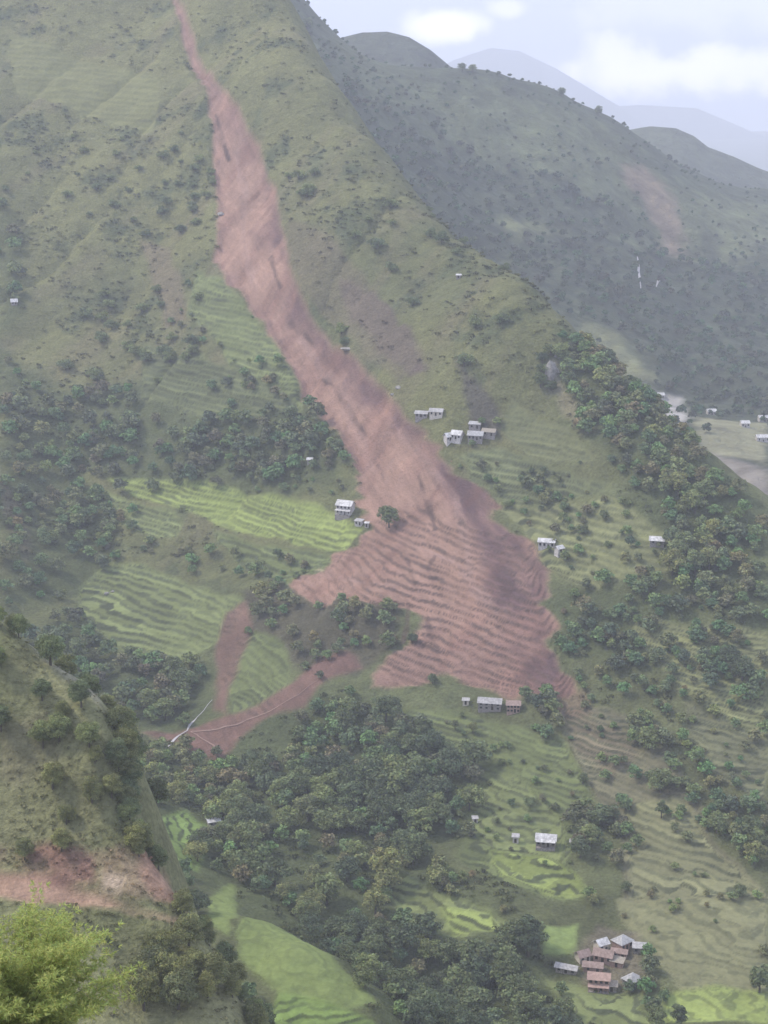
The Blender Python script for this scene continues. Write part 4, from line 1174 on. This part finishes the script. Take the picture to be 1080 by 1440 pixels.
def house(u, v, w, d, h_, roof, wallm, roofm, label, rz=0.0, rise=1.4, storeys=1, wins=2, veranda=False, fn=H, KW={}, name='house', cat='house', group=None):
    p = hit(u, v, fn, **KW)
    root = empty(name, (p[0], p[1], p[2] + 0.1), rz)
    tz = 3.5
    parts = [box(-w / 2, w / 2, -d / 2, d / 2, -tz, h_)]
    if roof == 'gable':
        g = []
        for s in (-1, 1):
            g.append((np.array([(s * w / 2, -d / 2, h_), (s * w / 2, d / 2, h_), (s * w / 2, 0, h_ + rise - .02), (s * w / 2 - s * .3, 0, h_ + rise - .02)]), np.array([(0, 1, 2, 3)])))
        parts += g
    if roof == 'shed':
        parts.append((np.array([(-w / 2, -d / 2, h_), (-w / 2, d / 2, h_), (-w / 2, d / 2, h_ + rise * .9), (-w / 2, -d / 2, h_ + .02),
                                (w / 2, -d / 2, h_), (w / 2, d / 2, h_), (w / 2, d / 2, h_ + rise * .9), (w / 2, -d / 2, h_ + .02)]),
                      np.array([(0, 3, 2, 1), (4, 5, 6, 7), (1, 2, 6, 5), (3, 7, 6, 2)])))
    vv, qq = join(parts)
    new_mesh_obj('wall', vv, qq, wallm, root)
    rf = {'gable': lambda: roof_gable(w, d, h_, rise, 0.6), 'hip': lambda: roof_hip(w, d, h_, rise, 0.6), 'shed': lambda: roof_shed(w, d, h_, rise, 0.5),
          'flat': lambda: box(-w / 2 - .3, w / 2 + .3, -d / 2 - .3, d / 2 + .3, h_, h_ + .22)}[roof]()
    new_mesh_obj('roof', rf[0], rf[1], roofm, root)
    sh = h_ / storeys
    nslot = wins + 1
    for s_ in range(storeys):
        for i in range(nslot):
            cx = -w / 2 + w * (i + 0.5) / nslot
            if s_ == 0 and i == nslot // 2:
                a, b = box(cx - .55, cx + .55, -d / 2 - .06, -d / 2 + .02, 0.02, 2.0)
                new_mesh_obj('door', a, b, WOOD, root)
            else:
                z0 = s_ * sh + sh * .34
                a, b = box(cx - .45, cx + .45, -d / 2 - .05, -d / 2 + .02, z0, z0 + sh * .38)
                wo = new_mesh_obj('window', a, b, GLASS, root)
                fr_ = join([box(cx - .56, cx - .45, -d / 2 - .08, -d / 2 + .01, z0 - .1, z0 + sh * .38 + .1), box(cx + .45, cx + .56, -d / 2 - .08, -d / 2 + .01, z0 - .1, z0 + sh * .38 + .1),
                            box(cx - .45, cx + .45, -d / 2 - .08, -d / 2 + .01, z0 + sh * .38, z0 + sh * .38 + .1), box(cx - .45, cx + .45, -d / 2 - .12, -d / 2 + .01, z0 - .1, z0)])
                new_mesh_obj('frame', fr_[0], fr_[1], WOOD, wo)
    if veranda:
        zz = sh * (1 if storeys > 1 else .95)
        a, b = roof_shed(w, 1.8, zz - .35, .5, 0.1)
        a = a + np.array([0, -d / 2 - 1.0, 0])
        new_mesh_obj('veranda_roof', a, b, roofm, root)
        for i in range(5):
            cx = -w / 2 + .2 + (w - .4) * i / 4
            a, b = box(cx - .13, cx + .13, -d / 2 - 1.75, -d / 2 - 1.5, -tz, zz - .3)
            new_mesh_obj('post', a, b, wallm, root)
        a, b = box(-w / 2, w / 2, -d / 2 - 1.9, -d / 2 - .01, -tz, -0.05)
        new_mesh_obj('veranda_floor', a, b, STONEW, root)
    tag(root, label, cat, group)
    return root


R_ = math.radians
house(486, 722, 9.8, 6.5, 5.8, 'gable', WHITE, TINW, 'white two-storey house at the left rim of the landslide above the terraces', R_(-24), 2.4, 2, 3, True)
house(505, 738, 4.5, 3.2, 2.5, 'shed', WHITE, TIN, 'small white outbuilding just below the white two-storey house', R_(-25), .7, 1, 1)
house(516, 741, 2.2, 2.0, 2.4, 'shed', WHITE, TINW, 'tiny white privy right of the small outbuilding, nearest the round dark tree', R_(-15), .4, 1, 0, name='outhouse', cat='outhouse')
house(593, 586, 7.5, 4, 2.4, 'gable', STONEW, TIN, 'low grey roof closest to the dark edge of the slide, upper left of the hamlet', R_(-14), 1.3, 1, 2)
house(614, 584, 8, 4.6, 2.8, 'gable', CREAM, TIN, 'pale roofed house above the white houses of the hillside hamlet', R_(-16), 1.5, 1, 2)
house(631, 619, 5, 4, 2.8, 'gable', WHITE, TINW, 'bright white house, left one of the touching pair in the hillside hamlet', R_(30), 1.8, 1, 2)
house(643, 617, 6.4, 4.6, 3.2, 'gable', WHITE, TINW, 'bright white house, right one of the touching pair in the hillside hamlet', R_(-28), 2.0, 1, 2)
house(669, 618, 9, 5, 3.2, 'gable', STONEW, SLATE, 'grey stone house with slate roof right of the white pair', R_(-14), 2.0, 1, 3)
house(668, 602, 7, 4, 2.6, 'shed', STONEW, SLATE, 'small grey shed up the slope behind the slate roofed house', R_(-14), 1.1, 1, 1, name='shed', cat='shed')
house(688, 612, 8, 4.5, 2.6, 'gable', STONEW, THATCH, 'low brown thatched hut at the right end of the hillside hamlet', R_(-20), 1.5, 1, 1, name='hut', cat='hut')
house(769, 769, 9, 4.5, 3.4, 'gable', WHITE, TINW, 'long white house on the olive terraces right of the landslide', R_(-14), 1.4, 1, 3)
house(786, 777, 4, 3.5, 2.8, 'gable', WHITE, TINW, 'small white shed just right of and below the long white terrace house', R_(35), 1.2, 1, 0, name='shed', cat='shed')
house(924, 765, 7.5, 4.5, 2.6, 'gable', STONEW, TINW, 'single white roof at the edge of the wood on the right ridge', R_(-14), 1.6, 1, 1)
house(689, 996, 11.5, 5.0, 3.8, 'gable', STONEW, TIN, 'long stone farmhouse with pale tin roof at the foot of the landslide', R_(-11), 1.8, 2, 3)
house(722, 1000, 6.6, 5.0, 4.2, 'gable', PINKW, RUST, 'pinkish plastered house attached to the right of the long farmhouse', R_(-6), 1.4, 2, 3)
house(655, 990, 3, 2.5, 2.2, 'shed', CREAM, TIN, 'tiny pale hut left of the long farmhouse', R_(-6), .5, 1, 0, name='hut', cat='hut')
house(768, 1188, 8.6, 4.6, 3.4, 'gable', STONEW, TINW, 'lone farmhouse with bright white roof on the green terraces', R_(-11), 1.9, 1, 3, True)
house(725, 1184, 2.6, 2.4, 2.8, 'shed', WHITE, TIN, 'tiny white hut left of the lone farmhouse', R_(-8), .5, 1, 0, name='hut', cat='hut')
house(807, 1190, 3.2, 2.6, 2.0, 'shed', STONEW, TIN, 'small pale shed right of the lone farmhouse under the dark trees', R_(-8), .5, 1, 0, name='shed', cat='shed')
house(668, 1156, 2.2, 2.0, 2.0, 'shed', WHITE, TIN, 'tiny white hut at the right edge of the dense round wood', 0.1, .4, 1, 0, name='hut', cat='hut')
house(300, 1160, 5.5, 4.2, 2.6, 'gable', STONEW, TINW, 'white tin roofed hut among trees beside the small green plot', R_(20), 1.0, 1, 1, name='hut', cat='hut')
house(845, 1336, 4.6, 4.2, 3.6, 'gable', CREAM, TINW, 'brightest white roofed house at the top of the village', R_(30), 1.5, 1, 1)
house(875, 1332, 6.5, 5.5, 3.2, 'hip', PINKW, SLATE, 'grey hipped roof house at the upper right of the village', R_(38), 2.2, 1, 2)
house(899, 1338, 5.0, 3.2, 2.2, 'shed', STONEW, TIN, 'small pale roofed shed at the right end of the village', R_(-10), .8, 1, 1, name='shed', cat='shed')
house(849, 1350, 7.5, 4.5, 3.0, 'gable', PINKW, RUST, 'brown roofed house in the middle of the village under the white roof', R_(-22), 1.8, 1, 2)
house(819, 1350, 5.0, 4.0, 2.8, 'gable', CREAM, RUST, 'small house with pinkish roof at the left of the village', R_(28), 1.6, 1, 1)
house(797, 1366, 8.5, 3.2, 2.2, 'gable', STONEW, TIN, 'long low grey-white roof left of the village at the edge of the terrace', R_(-22), 1.0, 1, 2)
house(834, 1364, 7.5, 3.6, 2.4, 'gable', PINKW, RUST, 'low rusty roofed hut between the brown house and the columned house', R_(-12), 1.2, 1, 1, name='hut', cat='hut')
house(842, 1388, 8.2, 5.5, 4.8, 'gable', PINKW, PINKW, 'pink house with a row of white posts at the lower side of the village', R_(-10), 1.6, 2, 3, True)
house(889, 1384, 6.0, 5.0, 2.6, 'hip', STONEW, SLATE, 'grey hipped roof hut at the lower right of the village next to the trees', R_(40), 2.0, 1, 1, name='hut', cat='hut')
house(868, 1358, 5.0, 3.0, 2.2, 'shed', PINKW, THATCH, 'small brown thatched shed in the middle of the village', R_(-25), .9, 1, 0, name='shed', cat='shed')
house(871, 1344, 6.0, 3.0, 2.2, 'gable', PINKW, RUST, 'narrow brown shed directly below the upper grey hipped roof', R_(-18), 1.0, 1, 1, name='shed', cat='shed')
house(860, 1392, 4.0, 3.0, 2.2, 'shed', STONEW, THATCH, 'small shed between the pink house and the lower grey hipped roof', R_(-10), .9, 1, 0, name='shed', cat='shed')
house(436, 650, 3.2, 2.6, 2.0, 'gable', STONEW, TINW, 'small white roof among the trees above the yellow-green terraces', R_(-10), .9, 1, 0, name='hut', cat='hut')
house(20, 428, 4.5, 3.5, 2.4, 'gable', STONEW, TINW, 'white roofed house near the small wood at the left edge', R_(15), 1.8, 1, 1)
house(645, 391, 3.0, 2.4, 1.8, 'shed', STONEW, TINW, 'tiny white hut high on the grassy slope under the ridge', R_(-10), .7, 1, 0, name='hut', cat='hut')
for (u, v, w, lab) in ((1000, 583, 9, 'white house right of the pale gravel slip beyond the ridge'), (1047, 600, 8, 'small white house at the foot of the dark far hill'),
                       (1072, 620, 12, 'white house at the right edge on the valley terraces'), (1074, 592, 11, 'pale house at the right edge under the dark far hill'), (928, 560, 8, 'white house at the top of the pale gravel slip')):
    house(u, v, w, 7, 4, 'gable', WHITE, TINW, lab, 0.1, 2.0, 1, 2, fn=HF, KW=KF)

# ------------------------------------------------------------------ rocks, water
def rock(pos, r, seed, mat, label, group=None, name='boulder', sz=(1, 1, .7)):
    import bmesh
    bm = bmesh.new(); bmesh.ops.create_icosphere(bm, subdivisions=3, radius=1)
    rg = np.random.default_rng(seed); cuts = [(rg.normal(size=3), rg.uniform(.5, .85)) for _ in range(9)]
    for vtx in bm.verts:
        c = np.array(vtx.co)
        for n_, d_ in cuts:
            n_ = n_ / np.linalg.norm(n_); dd = c @ n_ - d_
            if dd > 0: c = c - n_ * dd
        c = c * (1 + 0.06 * math.sin(c[0] * 9 + seed) * math.cos(c[1] * 8))
        vtx.co = Vector(c * r * np.array(sz))
    me = bpy.data.meshes.new(name); bm.to_mesh(me); bm.free(); me.materials.append(mat)
    o = bpy.data.objects.new(name, me); COL.objects.link(o); o.location = pos
    tag(o, label, 'rock', group); return o


rock(hit(778, 530) + np.array([0, 2, -1]), 7, 3, ROCK, 'pale grey rock outcrop framed by dark shrubs under the ridge', name='rock_outcrop', sz=(.75, .6, 1.9))
rock(hit(785, 505) + np.array([0, 2, -1]), 4, 5, ROCK, 'smaller pale rock above the big outcrop under the ridge', name='rock_outcrop', sz=(.8, .6, 1.2))
rock(hit(310, 302), 3.2, 7, ROCK, 'pale boulder at the left rim of the upper landslide')
rock(hit(488, 491), 3.5, 8, ROCK, 'pale flat boulder just right of the middle landslide', sz=(1.6, 1, .4))
for i, (u, v, rr) in enumerate(((150, 835, 1.8), (158, 832, 1.3), (560, 545, 2.0), (552, 555, 1.6))):
    rock(hit(u, v), rr, 20 + i, ROCK, ('pale boulder at the corner of the olive green terraces' if i < 2 else 'pale boulder beside the dark rim above the hamlet'), 'boulders ' + str(i // 2))
x, y = scatter(SLIDE, 5.5, keep=.16)
Vs, Qs, off = [], [], 0
for a in range(len(x)):
    s = rng.uniform(.3, 1.2) * (1.6 if rng.uniform() < .06 else 1)
    d = rng.normal(size=(8, 3)); v = np.array([(i & 1, (i >> 1) & 1, (i >> 2) & 1) for i in range(8)], float) - .5
    v = (v + d * .13) * s * np.array([1.3, 1.1, .9]); an = rng.uniform(0, 3); v = v @ np.array([[math.cos(an), -math.sin(an), .2], [math.sin(an), math.cos(an), 0], [0, .2, 1]])
    Vs.append(v + np.array([x[a], y[a], float(H(x[a:a + 1], y[a:a + 1])[0])]))
    Qs.append(np.array([(0, 2, 3, 1), (4, 5, 7, 6), (0, 1, 5, 4), (2, 6, 7, 3), (0, 4, 6, 2), (1, 3, 7, 5)]) + off); off += 8
tag(new_mesh_obj('rubble', np.concatenate(Vs), np.concatenate(Qs), ROCKR), 'reddish rubble strewn over the landslide', 'rubble', kind='stuff')


def ribbon(name, pts, fn, KW, wid, mat, lift=0.5, lab=None, cat=None, kind='structure'):
    P_ = [hit(u, v, fn, **KW) for u, v in pts]
    fine = []
    for a, b in zip(P_[:-1], P_[1:]):
        for f in np.linspace(0, 1, 7)[:-1]: fine.append(a * (1 - f) + b * f)
    fine.append(P_[-1]); fine = np.array(fine)
    fine[:, 0] += 0.8 * fbm(fine[:, 1], fine[:, 0], 9, 2, 5)
    V, Fq = [], []
    for i, p in enumerate(fine):
        d = fine[min(i + 1, len(fine) - 1)] - fine[max(i - 1, 0)]; n_ = np.array([-d[1], d[0], 0]); n_ /= np.linalg.norm(n_) + 1e-6
        w_ = np.interp(i / (len(fine) - 1), np.linspace(0, 1, len(wid)), wid)
        for s in (-1, 0, 1):
            q = p + n_ * s * w_ / 2
            V.append((q[0], q[1], float(fn(np.array([q[0]]), np.array([q[1]]))[0]) + lift + (0.25 if s == 0 else 0)))
        if i:
            b_ = 3 * i
            Fq += [(b_ - 3, b_ - 2, b_ + 1, b_), (b_ - 2, b_ - 1, b_ + 2, b_ + 1)]
    o = new_mesh_obj(name, V, Fq, mat, smooth=True)
    tag(o, lab, cat, kind=kind); return o


ribbon('stream_water', [(298, 985), (288, 998), (276, 1010), (266, 1020), (263, 1028), (250, 1035), (241, 1044), (236, 1052)], H, {}, [.25, .5, .4, 1.7, .6, .9, 1.8, .6], WATER, 0.3)
ribbon('muddy_stream', [(450, 955), (420, 978), (385, 998), (350, 1012), (320, 1022), (295, 1028), (268, 1030)], H, {}, [.3, .5, .6, .8, .9, .8], MUDW, 0.4)
ribbon('muddy_stream', [(268, 1030), (285, 1040), (300, 1048), (308, 1062), (312, 1072)], H, {}, [.5, .7, 1.2, 1.6, .8], MUDW, 0.4)
ribbon('waterfall', [(896, 362), (898, 378), (899, 392), (902, 410)], HF, KF, [1.5, 3.2, 2.6, .8], WATER, 1.2)
ribbon('waterfall', [(927, 392), (925, 398), (923, 405)], HF, KF, [3, 2.4, 1], WATER, 1.5)

# ------------------------------------------------------------------ haze
hz = np.array(box(-6500, 6500, -60, 18600, -621, 1200)[0])
hq = box(0, 1, 0, 1, 0, 1)[1]
hm = bpy.data.materials.new('haze_air'); hm.use_nodes = True
nt = hm.node_tree; nt.nodes.clear()
ho = nt.nodes.new('ShaderNodeOutputMaterial'); pv = nt.nodes.new('ShaderNodeVolumePrincipled')
pv.inputs['Color'].default_value = HAZE_COLOR; pv.inputs['Density'].default_value = HAZE_DENSITY
pv.inputs['Anisotropy'].default_value = 0.0
nt.links.new(pv.outputs[0], ho.inputs['Volume'])
tag(new_mesh_obj('haze', hz, hq, hm), 'pale blue haze filling the valley', 'haze', kind='stuff')
